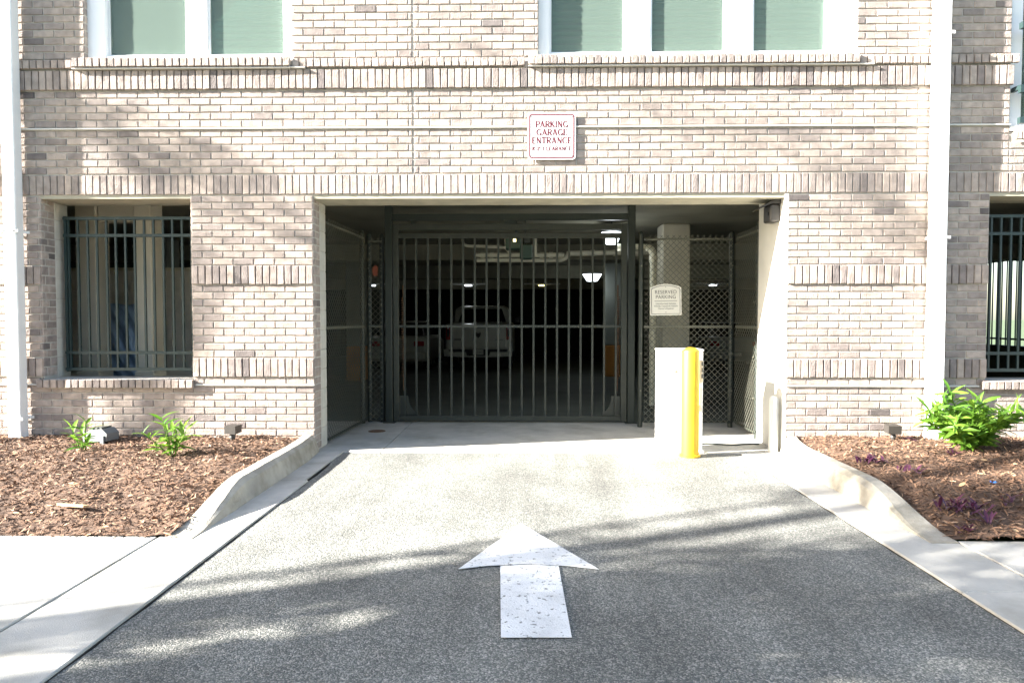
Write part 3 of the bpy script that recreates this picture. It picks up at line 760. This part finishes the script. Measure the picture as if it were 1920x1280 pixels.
for s_, z_, size in (('RESERVED', .07, .062), ('PARKING', .012, .062), ('Unauthorized Vehicles', -.056, .028), ('Will Be Towed At Vehicle', -.086, .028), ("Owner's Expense", -.116, .028)):
    text_mesh('lettering', s_, size, (0, -.0042, z_), 'dark_ink', rs, .92)
bx('rule', 'dark_ink', rs, -.135, .135, -.0045, -.003, -.018, -.013)
mb = MB(); mb.tube((0, -.006, .15), (0, -.003, .15), .005, 8).tube((0, -.006, -.15), (0, -.003, -.15), .005, 8); mb.build('screw', 'grey_plastic', rs)

# ------------------------------------------------------------------ access pedestal, bollards, wall light
cab = thing('access_cabinet', 'white metal access control cabinet behind the yellow bollard', 'cabinet', (1.555, .12, 0))
MB().box(-.212, .205, -.10, .16, .003, 1.0, bev=.008).build('housing', 'white_metal', cab)
MB().box(-.218, .211, -.106, .166, 1.0, 1.02, bev=.006).build('lid', 'white_metal', cab)
MB().box(-.225, .215, -.12, .18, .0025, .02).build('base_plate', 'white_metal', cab)
rd = MB().box(.11, .195, -.145, -.101, .70, .92, bev=.004).build('card_reader', 'sign_cream', cab)
for z in (.74, .80, .86): bx('slot', 'black', rd, .178, .19, -.1475, -.1455, z, z + .04)
MB().box(.11, .19, -.135, -.101, .47, .66, bev=.006).build('intercom', 'white_metal', cab)
bx('latch', 'black', cab, .115, .15, -.13, -.101, .43, .465)
mb = MB(); mb.tube((-.06, -.1025, .80), (-.06, -.1005, .80), .014, 12); mb.build('lock', 'grey_plastic', cab)
yb_ = thing('bollard', 'bright yellow domed steel bollard in front of the white cabinet', 'bollard', (1.60, -.13, 0))
mb = MB(); n = 28
prof = [(.084, .0), (.084, 1.0)] + [(.084 * math.cos(R(a)), 1.0 + .045 * math.sin(R(a))) for a in (15, 30, 45, 60, 75)]
P = [(r_ * math.cos(2*math.pi*k/n), r_ * math.sin(2*math.pi*k/n), z) for r_, z in prof for k in range(n)]
mb.add(P, [(i*n+k, i*n+(k+1) % n, (i+1)*n+(k+1) % n, (i+1)*n+k) for i in range(len(prof)-1) for k in range(n)], smooth=True); mb.add([(0, 0, 1.045)] + P[-n:], [(0, 1 + k, 1 + (k+1) % n) for k in range(n)], smooth=True)
mb.build('sleeve', 'yellow_paint', yb_)
MB().tube((0, 0, -.004), (0, 0, .012), .098, 28).build('base_ring', 'yellow_paint', yb_)
gp = thing('corner_guard', 'short white round topped pipe guard standing at the white jamb', 'bollard', (2.455, .03, 0))
mb = MB(); n = 18; prof = [(.045, .0), (.045, .52)] + [(.045 * math.cos(R(a)), .52 + .04 * math.sin(R(a))) for a in (20, 40, 60, 80)]
P = [(r_ * math.cos(2*math.pi*k/n), r_ * math.sin(2*math.pi*k/n), z) for r_, z in prof for k in range(n)]
mb.add(P, [(i*n+k, i*n+(k+1) % n, (i+1)*n+(k+1) % n, (i+1)*n+k) for i in range(len(prof)-1) for k in range(n)], smooth=True); mb.add(P[-n:], [tuple(range(n))])
mb.build('pipe', 'painted_jamb', gp); MB().box(-.06, .06, -.06, .06, .001, .01).build('base_plate', 'painted_jamb', gp)
wl_ = thing('wall_light', 'brown metal wall light fixed high on the white jamb', 'light fixture', (2.53, .22, 2.38))
MB().box(-.10, -.0, -.10, .10, -.10, .07, bev=.012).build('housing', 'bronze', wl_)
MB().prism([(-.001, .12), (-.06, .115), (-.20, .035), (-.205, .02), (-.1, .071), (-.001, .071)], -.125, .125, 'y').build('hood', 'bronze', wl_)
mb = MB(); mb.tube((-.101, -.04, -.02), (-.106, -.04, -.02), .02, 10); mb.build('sensor', 'black', wl_)
dc = thing('drain_cover', 'rusty round drain cover set in the concrete by the long chain link panel', 'drain cover', (-1.72, 1.22, .002))
MB().tube((0, 0, 0), (0, 0, .004), .10, 24).build('lid', 'rust', dc); MB().tube((-.03, 0, .004), (-.03, 0, .006), .008, 8).tube((.03, 0, .004), (.03, 0, .006), .008, 8).build('bolt', 'dark_box', dc)
# hose on the threshold
hs = MB(); hs.path([(1.80 + .06 * k, .42 + .03 * math.sin(k * .8), .012) for k in range(12)], .009, 6); tag(hs.build('cable', 'dark_box'), 'thin dark cable lying on the threshold beside the cabinet', 'cable')

# ------------------------------------------------------------------ garage interior things
def column(x, y, wdt, label, material='column_paint', pipe=False):
    c = thing('concrete_column', label, 'column', (x, y, floor_z(y)), 0, 'garage columns')
    h_ = 2.749 - floor_z(y)
    MB().box(-wdt/2, wdt/2, -wdt/2, wdt/2, .82, h_, bev=.02).build('shaft', material, c)
    MB().box(-wdt/2 - .003, wdt/2 + .003, -wdt/2 - .003, wdt/2 + .003, .002, .82, bev=.02).build('painted_base', 'orange_paint', c)
column(2.36, 11.3, .5, 'grey concrete column with orange painted base behind the gate springs')
column(2.30, 3.9, .42, 'olive concrete column with orange base behind the reserved parking sign', 'cream_column')
column(-4.0, 9.6, .42, 'concrete column with orange base seen through the long chain link panel')
column(-6.5, 5.5, .42, 'concrete column standing deep behind the barred window')
column(7.2, 11.3, .5, 'concrete column in the garage beyond the white jamb')

pv = thing('drain_pipes', 'cream plastic drain pipes hung below the garage ceiling', 'pipes', (0, 5.6, 2.45))
def arc(p0, p1, p2, n=6):
    p0, p1, p2 = Vector(p0), Vector(p1), Vector(p2); return [p0 * (1-t)**2 + p1 * 2*t*(1-t) + p2 * t*t for t in [k / n for k in range(n + 1)]]
def pipe(name, pts, r_): MB().path(pts, r_, 10).build(name, 'pvc', pv)
pipe('pipe', [(-.90, 0, .0), (.72, 0, .0)], .042); pipe('pipe', [(-.85, -.02, -.095), (.62, -.02, -.095)] + arc((.62, -.02, -.095), (.78, -.02, -.095), (.80, -.02, .06)), .038)
pipe('pipe', [(.70, .0, .0)] + arc((.70, 0, .0), (.80, 0, .0), (.86, 0, .10)) + arc((.86, 0, .10), (.92, 0, .19), (1.05, 0, .2)) + [(2.35, -.6, .25)], .058)
pipe('pipe', [(.80, .05, .03), (2.35, .05, .06)], .05)
pipe('pipe', [(-1.10, 0, .44), (-1.10, 0, .26)] + arc((-1.10, 0, .26), (-1.10, 0, .17), (-1.0, 0, .165)) + [(-.35, 0, .14), (-.25, 0, .04)], .028)
pipe('pipe', [(.20, -.05, .45), (.20, -.05, -.02)], .034); pipe('pipe', [(-.32, -.05, .45), (-.32, -.05, .14)], .03)
for k, x in enumerate((-.78, -.62, .28, .45, .62, 1.2, 1.6, 2.0)):
    MB().tube((x, 0 if x < .8 else .05, .0 if x < .8 else .04), (x + .07, 0 if x < .8 else .05, .0 if x < .8 else .042), .052 if x < .8 else .06, 12).build('coupling', 'pvc', pv)
dp = thing('drop_pipe', 'cream plastic pipe bending down beside the reserved parking sign', 'pipe', (1.92, 3.5, 0))
MB().path([(-.55, .0, 2.37), (-.12, 0, 2.37)] + arc((-.12, 0, 2.37), (.0, 0, 2.37), (.0, 0, 2.22)) + [(0, 0, .02)], .052, 12).build('pipe', 'pvc', dp)
MB().tube((0, 0, 2.15), (0, 0, 2.25), .062, 12).build('coupling', 'pvc', dp); MB().tube((0, 0, 1.0), (0, 0, 1.08), .062, 12).build('coupling', 'pvc', dp)

def lamp(kind, x, y, z, label, energy, yellow=False, k_=1.0):
    t = thing('ceiling_light', label, 'light', (x, y, z), 0, 'lit garage ceiling lights')
    if kind == 'cone':
        MB().tube((0, 0, .17), (0, 0, .20), .26 * k_, 16).build('plate', 'dark_box', t)
        MB().tube((0, 0, .0), (0, 0, .17), .13 * k_, 16, r2=.24 * k_).build('lens', 'lamp_white', t)
        MB().tube((0, 0, .2), (0, 0, 2.749 - z), .015, 6).build('stem', 'dark_box', t)
    else:
        MB().box(-.62, .62, -.07, .07, .05, .10, bev=.008).build('plate', 'white_metal', t)
        for q in (-.035, .035): MB().tube((-.12, q, .02), (.12, q, .02), .018, 8).build('tube', 'lamp_yellow' if yellow else 'lamp_white', t)
        MB().box(-.5, -.48, -.01, .01, .1, 2.749 - z).box(.48, .5, -.01, .01, .1, 2.749 - z).build('hanger', 'dark_box', t)
    ld = bpy.data.lights.new('lamp', 'POINT'); ld.energy = energy; ld.shadow_soft_size = .12; ld.color = (1, .9, .55) if yellow else (.9, .97, 1)
    lo = bpy.data.objects.new('lamp_light', ld); col.objects.link(lo); lo.parent = t; lo.location = (0, 0, -.1)
lamp('cone', 1.30, 3.5, 2.42, 'bright white funnel shaped lamp under the garage ceiling above the pipes', 1.6, k_=.62)
lamp('cone', 1.72, 10.6, 2.25, 'white funnel shaped lamp beside the orange based column', .6)
lamp('tube', -1.9, 16.6, 2.40, 'white tube lamp on the ceiling above the parked pickup', .45)
lamp('tube', .62, 16.6, 2.40, 'yellowish tube lamp on the ceiling deep in the garage', .15, True)
lamp('tube', -5.2, 16.6, 2.40, 'white tube lamp on the ceiling above the white sedan', .3)
lamp('tube', 6.4, 16.6, 2.40, 'white tube lamp on the ceiling above the silver car', .15)

def wheel(parent, x, y, r_, wdt):
    t = MB().tube((x - wdt/2, y, r_), (x + wdt/2, y, r_), r_, 24).build('wheel', 'tyre', parent)
    MB().tube((x - wdt/2 - .004, y, r_), (x - wdt/2 + .02, y, r_), r_ * .62, 16).tube((x + wdt/2 - .02, y, r_), (x + wdt/2 + .004, y, r_), r_ * .62, 16).build('rim', 'rim', t)
def loft(secs):
    """closed rings of equal length along y"""
    n = len(secs[0]); mb = MB(); P = [p for s_ in secs for p in s_]
    mb.add(P, [(i*n+k, i*n+(k+1) % n, (i+1)*n+(k+1) % n, (i+1)*n+k) for i in range(len(secs)-1) for k in range(n)], smooth=False)
    mb.add(secs[0], [tuple(range(n))]); mb.add(secs[-1], [tuple(range(n))]); return mb
def ring(y, hw, z0, z1, top, ch=.05):
    """rounded box section: half width hw at the belt, 'top' at the roof"""
    return [(-hw + ch, y, z0), (hw - ch, y, z0), (hw, y, z0 + ch), (hw, y, z1 - ch * 2), (top, y, z1 - ch * .4), (top - ch, y, z1), (-top + ch, y, z1), (-top, y, z1 - ch * .4), (-hw, y, z1 - ch * 2), (-hw, y, z0 + ch)]
ty = 13.2
tk = thing('pickup_truck', 'white crew cab pickup truck parked tail first behind the gate', 'truck', (-1.33, ty, floor_z(ty)))
loft([ring(.0, .93, .62, 1.38, .92), ring(.12, .98, .50, 1.40, .96), ring(1.9, 1.0, .48, 1.40, .96), ring(1.95, 1.0, .48, 1.42, .96), ring(4.1, 1.0, .45, 1.42, .95), ring(5.5, .97, .45, 1.30, .85), ring(5.9, .90, .5, 1.15, .8)]).build('body', 'white_car', tk)
loft([ring(1.95, .90, 1.38, 1.40, .88), ring(2.15, .88, 1.38, 1.92, .70), ring(2.5, .88, 1.38, 1.97, .72), ring(3.5, .88, 1.38, 1.97, .72), ring(4.5, .86, 1.36, 1.42, .8)]).build('cab', 'white_car', tk)
mb = MB(); mb.add([(-.76, 1.94, 1.44), (.76, 1.94, 1.44), (.62, 2.10, 1.86), (-.62, 2.10, 1.86)], [(0, 1, 2, 3)]); q = mb.v[:]; mb.add([(x, y + .03, z) for x, y, z in q], [(3, 2, 1, 0)]); mb.build('rear_window', 'car_glass', tk)
for s_ in (-1, 1): MB().prism([(2.45, 1.46), (3.9, 1.46), (3.45, 1.86), (2.55, 1.86)], s_ * .80, s_ * .885).build('side_window', 'car_glass', tk)
tgate = MB().box(-.80, .80, -.035, .0, .70, 1.37, bev=.012).build('tailgate', 'white_car', tk)
bx('crease', 'white_car', tgate, -.78, .78, -.045, -.0351, .86, .90); bx('handle', 'black', tgate, -.14, .14, -.048, -.0351, 1.28, 1.325)
mb = MB(); mb.prism([(0, .98), (.055, 1.03), (.08, 1.11), (.06, 1.16), (.02, 1.12), (-.02, 1.12), (-.06, 1.16), (-.08, 1.11), (-.055, 1.03)], -.046, -.0352, 'y'); mb.build('emblem', 'black', tgate)
bx('badge', 'dark_ink', tgate, -.70, -.50, -.040, -.0352, .925, .955); bx('badge', 'dark_ink', tgate, .50, .72, -.040, -.0352, .925, .94)
for s_ in (-1, 1):
    tl = MB().box(min(s_*.815, s_*.945), max(s_*.815, s_*.945), -.03, .06, .93, 1.33, bev=.01).build('tail_light', 'tail_red', tk)
    bx('lens', 'white_metal', tl, s_*.88 - .025, s_*.88 + .025, -.034, -.0305, 1.25, 1.31); bx('inner_lens', 'black', tl, s_*.88 - .03, s_*.88 + .03, -.034, -.0305, 1.03, 1.23)
bp = MB(); pr = [(-1.0, .66), (-.86, .66), (-.84, .58), (-.36, .58), (-.32, .47), (.32, .47), (.36, .58), (.84, .58), (.86, .66), (1.0, .66), (.98, .46), (.40, .43), (-.40, .43), (-.98, .46)]
bp.prism(pr, -.16, -.06, 'y'); bp.build('bumper', 'white_car', tk)
bx('bumper_step', 'black', tk, -.86, .86, -.12, -.04, .50, .66)
lp = MB().box(-.155, .155, -.135, -.125, .50, .65, bev=.003).build('licence_plate', 'plate', tk)
text_mesh('lettering', 'TXZ2K3', .085, (0, -.137, .545), 'dark_ink', lp, .8)
for x_ in (-.84, .84):
    for y_ in (1.25, 4.9): wheel(tk, x_, y_, .40, .27)
for s_ in (-1, 1): MB().box(min(s_*1.0, s_*1.22), max(s_*1.0, s_*1.22), 3.55, 3.7, 1.38, 1.62, bev=.03).build('mirror', 'black', tk)

def sedan(x, y, rz, label, paint, group):
    c = thing('sedan', label, 'car', (x, y, floor_z(y)), rz, group)
    loft([ring(.0, .80, .40, .98, .74), ring(.12, .88, .28, 1.02, .80), ring(.9, .91, .24, 1.04, .82), ring(3.4, .91, .24, 1.0, .82), ring(4.4, .87, .26, .86, .7), ring(4.65, .76, .34, .74, .6)]).build('body', paint, c)
    loft([ring(.55, .76, .98, 1.02, .7), ring(1.35, .74, .98, 1.42, .56), ring(2.3, .74, .98, 1.46, .58), ring(3.5, .74, .96, 1.0, .66)]).build('cabin', 'car_glass', c)
    loft([ring(1.30, .57, 1.405, 1.43, .55, .01), ring(2.35, .59, 1.445, 1.475, .56, .01)]).build('roof', paint, c)
    for s_ in (-1, 1):
        MB().box(min(s_*.5, s_*.80), max(s_*.5, s_*.80), -.02, .08, .74, .88, bev=.01).build('tail_light', 'tail_red', c)
    MB().box(-.84, .84, -.05, .08, .34, .56, bev=.03).build('bumper', paint, c)
    MB().box(-.15, .15, -.058, -.051, .44, .53).build('licence_plate', 'plate', c)
    for x_ in (-.78, .78):
        for y_ in (.95, 3.65): wheel(c, x_, y_, .32, .21)
sedan(-3.75, 13.4, 0, 'white sedan parked next to the white pickup', 'white_car', 'parked sedans')
sedan(6.4, 14.0, 0, 'silver sedan parked behind the chain link panel with the sign', 'silver_car', 'parked sedans')

# bars in the far side opening of the garage
sgr = thing('side_grille', 'barred opening in the far side wall of the garage', 'window bars', (10.05, 6.9, .75))
me = MB().box(-.01, .01, -.01, .01, .0, 1.99).mesh('bar'); me.materials.append(M['grille_metal'])
for k in range(14): obj('bar', me, sgr, (0, .12 + k * .14, 0))
for z in (.12, 1.75): bx('rail', 'grille_metal', sgr, -.015, .015, 0, 2.1, z, z + .04)

# ------------------------------------------------------------------ garden lights and plants
def spot(x, y, rz, label):
    z = bed_h(x, y, -1 if x < 0 else 1)
    t = thing('garden_spotlight', label, 'light fixture', (x, y, z), rz, 'garden spotlights')
    MB().tube((0, 0, -.06), (0, 0, .035), .018, 10, r2=.024).tube((0, 0, .035), (0, 0, .07), .03, 10, r2=.022).build('stake', 'bronze', t)
    mb = MB(); pr = [(-.075, .075), (.055, .068), (.06, .145), (-.085, .15)]
    mb.prism([(a * .8, b) for a, b in pr], -.058, .058); h_ = mb.build('head', 'bronze', t)
    MB().box(-.05, .05, -.0705, -.0685, .085, .142).build('lens', 'black', h_)
spot(-2.80, -.22, R(170), 'small brown spotlight in bark mulch below the brick pier')
spot(3.50, -.20, R(175), 'small brown spotlight in bark mulch beside a purple seedling')
fx, fy = -4.05, -.25
fb = thing('flood_light', 'grey rectangular flood light lying on the mulch behind a seedling', 'light fixture', (fx, fy, bed_h(fx, fy, -1)), R(-12))
MB().prism([(-.13, .01), (.12, .03), (.125, .10), (.07, .145), (-.08, .125), (-.13, .09)], -.075, .075, 'y').build('housing', 'grey_plastic', fb)
for k in range(3): MB().box(-.07 + k * .05, -.045 + k * .05, -.06, .06, .132 + .006 * k, .146 + .006 * k).build('fin', 'dark_box', fb)
MB().box(-.14, -.128, -.08, .08, .02, .10).build('lens_rim', 'white_metal', fb); MB().box(.06, .10, -.09, -.076, -.02, .08).build('bracket', 'grey_plastic', fb)

def lance(L, W, bend, name='leaf', material='oleander_leaf'):
    mb = MB(); P = []; ns = 5
    for k in range(ns + 1):
        t = k / ns; wd = W * math.sin(math.pi * min(.97, t * .93 + .05)) ** .8; z = -bend * L * t * t
        P += [(-wd, L * t, z + wd * .35), (0, L * t, z), (wd, L * t, z + wd * .35)]
    F = []
    for k in range(ns): a = k * 3; F += [(a, a + 1, a + 4, a + 3), (a + 1, a + 2, a + 5, a + 4)]
    mb.add(P, F, smooth=True); me = mb.mesh(name); me.materials.append(M[material]); return me
leaves = [lance(.15, .018, b) for b in (.1, .25, .4)] + [lance(.12, .015, b) for b in (.05, .3)] + [lance(.17, .019, .35)]
def whorl(L, W, bend):
    a = lance(L, W, bend); mb = MB()
    for k in range(3):
        mt = Matrix.Rotation(k * 2.1 + .2, 4, 'Z') @ Matrix.Rotation(.35 + .2 * k, 4, 'X')
        mb.add([mt @ v.co for v in a.vertices], [tuple(p.vertices) for p in a.polygons], smooth=True)
    me = mb.mesh('leaf_whorl'); me.materials.append(M['oleander_leaf']); return me
whorls = [whorl(.14, .016, b) for b in (.15, .3, .4)]
def leafy(name, label, x, y, stems, h_, spread, per, seed, group, scale=1.0, tri=False):
    rr = random.Random(seed); z = bed_h(x, y, -1 if x < 0 else 1) - .01
    t = thing(name, label, 'plant', (x, y, z), 0, group)
    for s_ in range(stems):
        a = 2 * math.pi * (s_ + rr.random() * .7) / stems; out = spread * rr.uniform(.35, 1.0) * (0.25 if s_ == 0 else 1); hh = h_ * rr.uniform(.55, 1.0) * (1.0 - .35 * out / max(spread, .01) * rr.random())
        tip = Vector((math.cos(a) * out, math.sin(a) * out, hh)); base = Vector((math.cos(a) * .02, math.sin(a) * .02, 0))
        mid = (base + tip) / 2 + Vector((math.cos(a), math.sin(a), 0)) * -.12 * out
        pts = arc(base, mid, tip, 5); MB().path(pts, [.006, .0055, .005, .0045, .004, .003], 5).build('stem', 'oleander_leaf', t)
        for k in range(per):
            f_ = .16 + .84 * (k + .5) / per; i = min(4, int(f_ * 5)); p = pts[i].lerp(pts[i + 1], f_ * 5 - i)
            az = k * 2.4 + rr.uniform(-.4, .4); el = R(rr.uniform(5, 45) + 35 * max(0, f_ - .7) / .3)
            o = obj('leaf_whorl', rr.choice(whorls), t) if tri else obj('leaf', rr.choice(leaves), t); sc_ = scale * rr.uniform(.65, 1.05)
            o.matrix_local = Matrix.Translation(p) @ Matrix.Rotation(az, 4, 'Z') @ Matrix.Rotation(el, 4, 'X') @ Matrix.Rotation(rr.uniform(-.4, .4), 4, 'Y') @ Matrix.Scale(sc_, 4)
leafy('oleander_shrub', 'large bushy green shrub with lance leaves beside the white downpipe', 3.95, -.62, 17, .54, .46, 17, 21, 'oleander plants', 1.15, True)
leafy('oleander_shrub', 'green seedling with thin stem in front of the grey flood light', -3.93, -.72, 3, .33, .13, 10, 5, 'oleander plants', 1.05)
leafy('oleander_shrub', 'small bright green lance leaved plant between flood light and spotlight', -3.05, -.86, 7, .40, .24, 11, 9, 'oleander plants', 1.05)

pleaf = [lance(L_, .011, b, 'leaf', 'purple_leaf') for L_, b in ((.09, .5), (.07, .2), (.10, .35))]
def purple(x, y, n, size, label, seed):
    rr = random.Random(seed); t = thing('purple_plant', label, 'plant', (x, y, bed_h(x, y, 1)), 0, 'purple plants in the mulch')
    for k in range(n):
        p = Vector((rr.gauss(0, size * .45), rr.gauss(0, size * .3), rr.uniform(0, .03)))
        o = obj('leaf', rr.choice(pleaf), t)
        o.matrix_local = Matrix.Translation(p) @ Matrix.Rotation(rr.uniform(0, 6.28), 4, 'Z') @ Matrix.Rotation(R(rr.uniform(20, 75)), 4, 'X') @ Matrix.Scale(rr.uniform(.6, 1.1), 4)
purple(2.83, -1.13, 30, .12, 'clump of purple leaves close to the bend of the kerb', 1)
purple(2.96, -1.42, 16, .10, 'loose purple sprigs behind the bend of the kerb', 2)
purple(2.84, -2.25, 60, .15, 'largest dense clump of dark purple leaves in the mulch', 3)
purple(2.86, -2.50, 8, .05, 'tiny purple sprig in front of the largest purple clump', 4)
purple(3.22, -2.15, 7, .05, 'tiny purple sprig next to the blue scrap', 5)
purple(2.66, -2.58, 9, .04, 'little purple seedling at the pavement corner of the bed', 6)
purple(3.62, -.22, 8, .04, 'reddish purple seedling beside the brown spotlight', 7)
purple(3.62, -.92, 9, .05, 'small purple seedling at the foot of the large shrub', 8)
bs = MB(); bz = bed_h(3.37, -1.78, 1) + .02
for k in range(4): a = k * 1.57; bs.add([(3.37, -1.78, bz), (3.37 + .02 * math.cos(a), -1.78 + .02 * math.sin(a), bz + .006), (3.37 + .026 * math.cos(a + .5), -1.78 + .026 * math.sin(a + .5), bz + .012), (3.37 + .02 * math.cos(a + 1), -1.78 + .02 * math.sin(a + 1), bz + .006)], [(0, 1, 2, 3)])
tag(bs.build('blue_scrap', 'blue_petal'), 'tiny bright blue scrap lying on the mulch', 'litter')
dl = lance(.05, .016, -.3, 'dry_leaf', 'tan_leaf'); rr = random.Random(4)
for k, (x, y, wh) in enumerate(((2.72, -2.55, 'at the pavement corner'), (2.95, -2.60, 'near the tiny purple sprigs'), (3.3, -2.62, 'against the pavement edge'), (2.95, -1.05, 'behind the kerb bend'), (3.75, -1.15, 'below the large shrub'), (3.05, -1.9, 'behind the largest purple clump'))):
    o = obj('dry_leaf', dl, None, (x, y, bed_h(x, y, 1) + .02)); o.rotation_euler = (rr.uniform(-.4, .4), rr.uniform(-.4, .4), rr.uniform(0, 6)); tag(o, 'curled tan dead leaf on the mulch ' + wh, 'leaf', 'dead leaves on the mulch')
bkx, bky = -2.98, -2.28
o = MB().prism([(-.11, -.02), (.02, -.03), (.12, -.012), (.1, .02), (-.03, .025), (-.12, .01)], .0, .014, 'y').build('bark_piece', 'tan_leaf'); o.rotation_euler = (R(80), 0, R(-12)); o.location = (bkx, bky, bed_h(bkx, bky, -1) + .025)
tag(o, 'large pale flake of bark lying on the mulch', 'bark')

# ------------------------------------------------------------------ street trees beside the drive, up-sun
def tree(x, y, h_, crown, label, seed, n_leaf, leaf):
    rr = random.Random(seed); t = thing('street_tree', label, 'tree', (x, y, -.08), 0, 'street trees along the pavement')
    zc = sum(c[2] for c in crown) / len(crown)
    tr = MB(); tr.path([(0, 0, 0), (.05, .02, h_ * .25), (-.04, .05, h_ * .5), (.03, 0, h_ * .8)], [k * (.25 if crown[0][3] < 1 else 1) for k in (.20, .15, .12, .05)], 10); tr.build('trunk', 'bark', t)
    lb = MB()
    for (cx, cy, cz_, r_, rz_) in crown:
        for k in range(5):
            a = rr.uniform(0, 6.28); e = Vector((cx + math.cos(a) * r_ * .7, cy + math.sin(a) * r_ * .7, cz_ + rr.uniform(-.4, .6) * rz_)); s0 = Vector((0, 0, h_ * rr.uniform(.3, .6)))
            lb.path(arc(s0, (s0 + e) / 2 + Vector((0, 0, .5)), e, 5), [k * (.3 if crown[0][3] < 1 else 1) for k in (.06, .05, .04, .03, .02, .01)], 6)
    lb.build('limbs', 'bark', t)
    cr = MB()
    for (cx, cy, cz_, r_, rz_) in crown:
        clumps = []
        for k in range(max(3, int(8.5 * r_))):
            d = Vector((rr.gauss(0, 1), rr.gauss(0, 1), rr.gauss(0, 1))).normalized() * rr.random() ** .4
            clumps.append(Vector((cx + d.x * r_, cy + d.y * r_, cz_ + d.z * rz_)))
        for k in range(int(n_leaf * r_ * r_)):
            c = rr.choice(clumps); p = c + Vector((rr.gauss(0, .24), rr.gauss(0, .20), rr.gauss(0, .13)))
            L = leaf * rr.uniform(.6, 1.2); W_ = L * .45
            mt = Matrix.Translation(p) @ Matrix.Rotation(rr.uniform(0, 6.28), 4, 'Z') @ Matrix.Rotation(rr.gauss(0, .7), 4, 'X') @ Matrix.Rotation(rr.gauss(0, .7), 4, 'Y')
            cr.add([mt @ Vector(q) for q in ((-L, 0, 0), (0, -W_, .01), (L, 0, 0), (0, W_, .01))], [(0, 1, 2, 3)])
    cr.build('crown', 'tree_leaf', t, kind='stuff', fix=False)
tree(-8.2, -6.5, 5.0, [(0, 0, 4.2, 2.0, 1.7), (1.0, .9, 3.4, 1.3, 1.0), (-.8, -.6, 5.3, 1.6, 1.2), (-1.6, .3, 5.0, 1.3, 1.0)], 'leafy street tree beside the pavement whose shade dapples the driveway', 31, 480, .085)
tree(-14.5, -7.7, 9.5, [(0, 0, 8.6, 2.2, 1.8), (1.2, .9, 7.6, 1.5, 1.2), (3.0, 3.7, 9.7, .75, .6), (2.7, 3.9, 9.3, .5, .4), (.4, 1.9, 8.0, 1.1, .9), (.9, 1.6, 8.6, 1.0, .8)], 'taller street tree further along the pavement beyond the first', 32, 330, .09)

tree(-10.6, -1.65, 5.6, [(0.1, 0, 5.95, .42, .46), (-.1, .05, 5.45, .36, .36), (-.3, .0, 6.3, .3, .3)], 'slender sapling standing in the bed next to the brick wall', 33, 2200, .055)

# ------------------------------------------------------------------ house across the street, mirrored in the upper windows
hb = thing('sided_house', 'pale lap sided house across the street mirrored in the upper windows', 'house', (1.0, -24, -.09))
MB().box(-13, 13, -9, 0, 0, 8.5).build('wall', 'column_paint', hb)
me = MB().prism([(0, 0), (.022, .0), (.004, .2), (0, .2)], -13.0, 13.0).mesh('siding_board'); me.materials.append(M['siding'])
for k in range(42): obj('siding_board', me, hb, (0, .002, .05 + k * .2))
for fl_ in (1.0, 4.4):
    for k in range(7):
        wx = -11 + k * 3.6; wo_ = MB().box(wx, wx + 1.3, .03, .07, fl_, fl_ + 1.7).build('window', 'white_vinyl', hb)
        bx('pane', 'car_glass', wo_, wx + .08, wx + 1.22, .071, .076, fl_ + .08, fl_ + 1.62)
MB().prism([(.5, 8.5), (-4.5, 11.2), (-9.5, 8.5)], -13.5, 13.5).build('roof', 'street', hb)
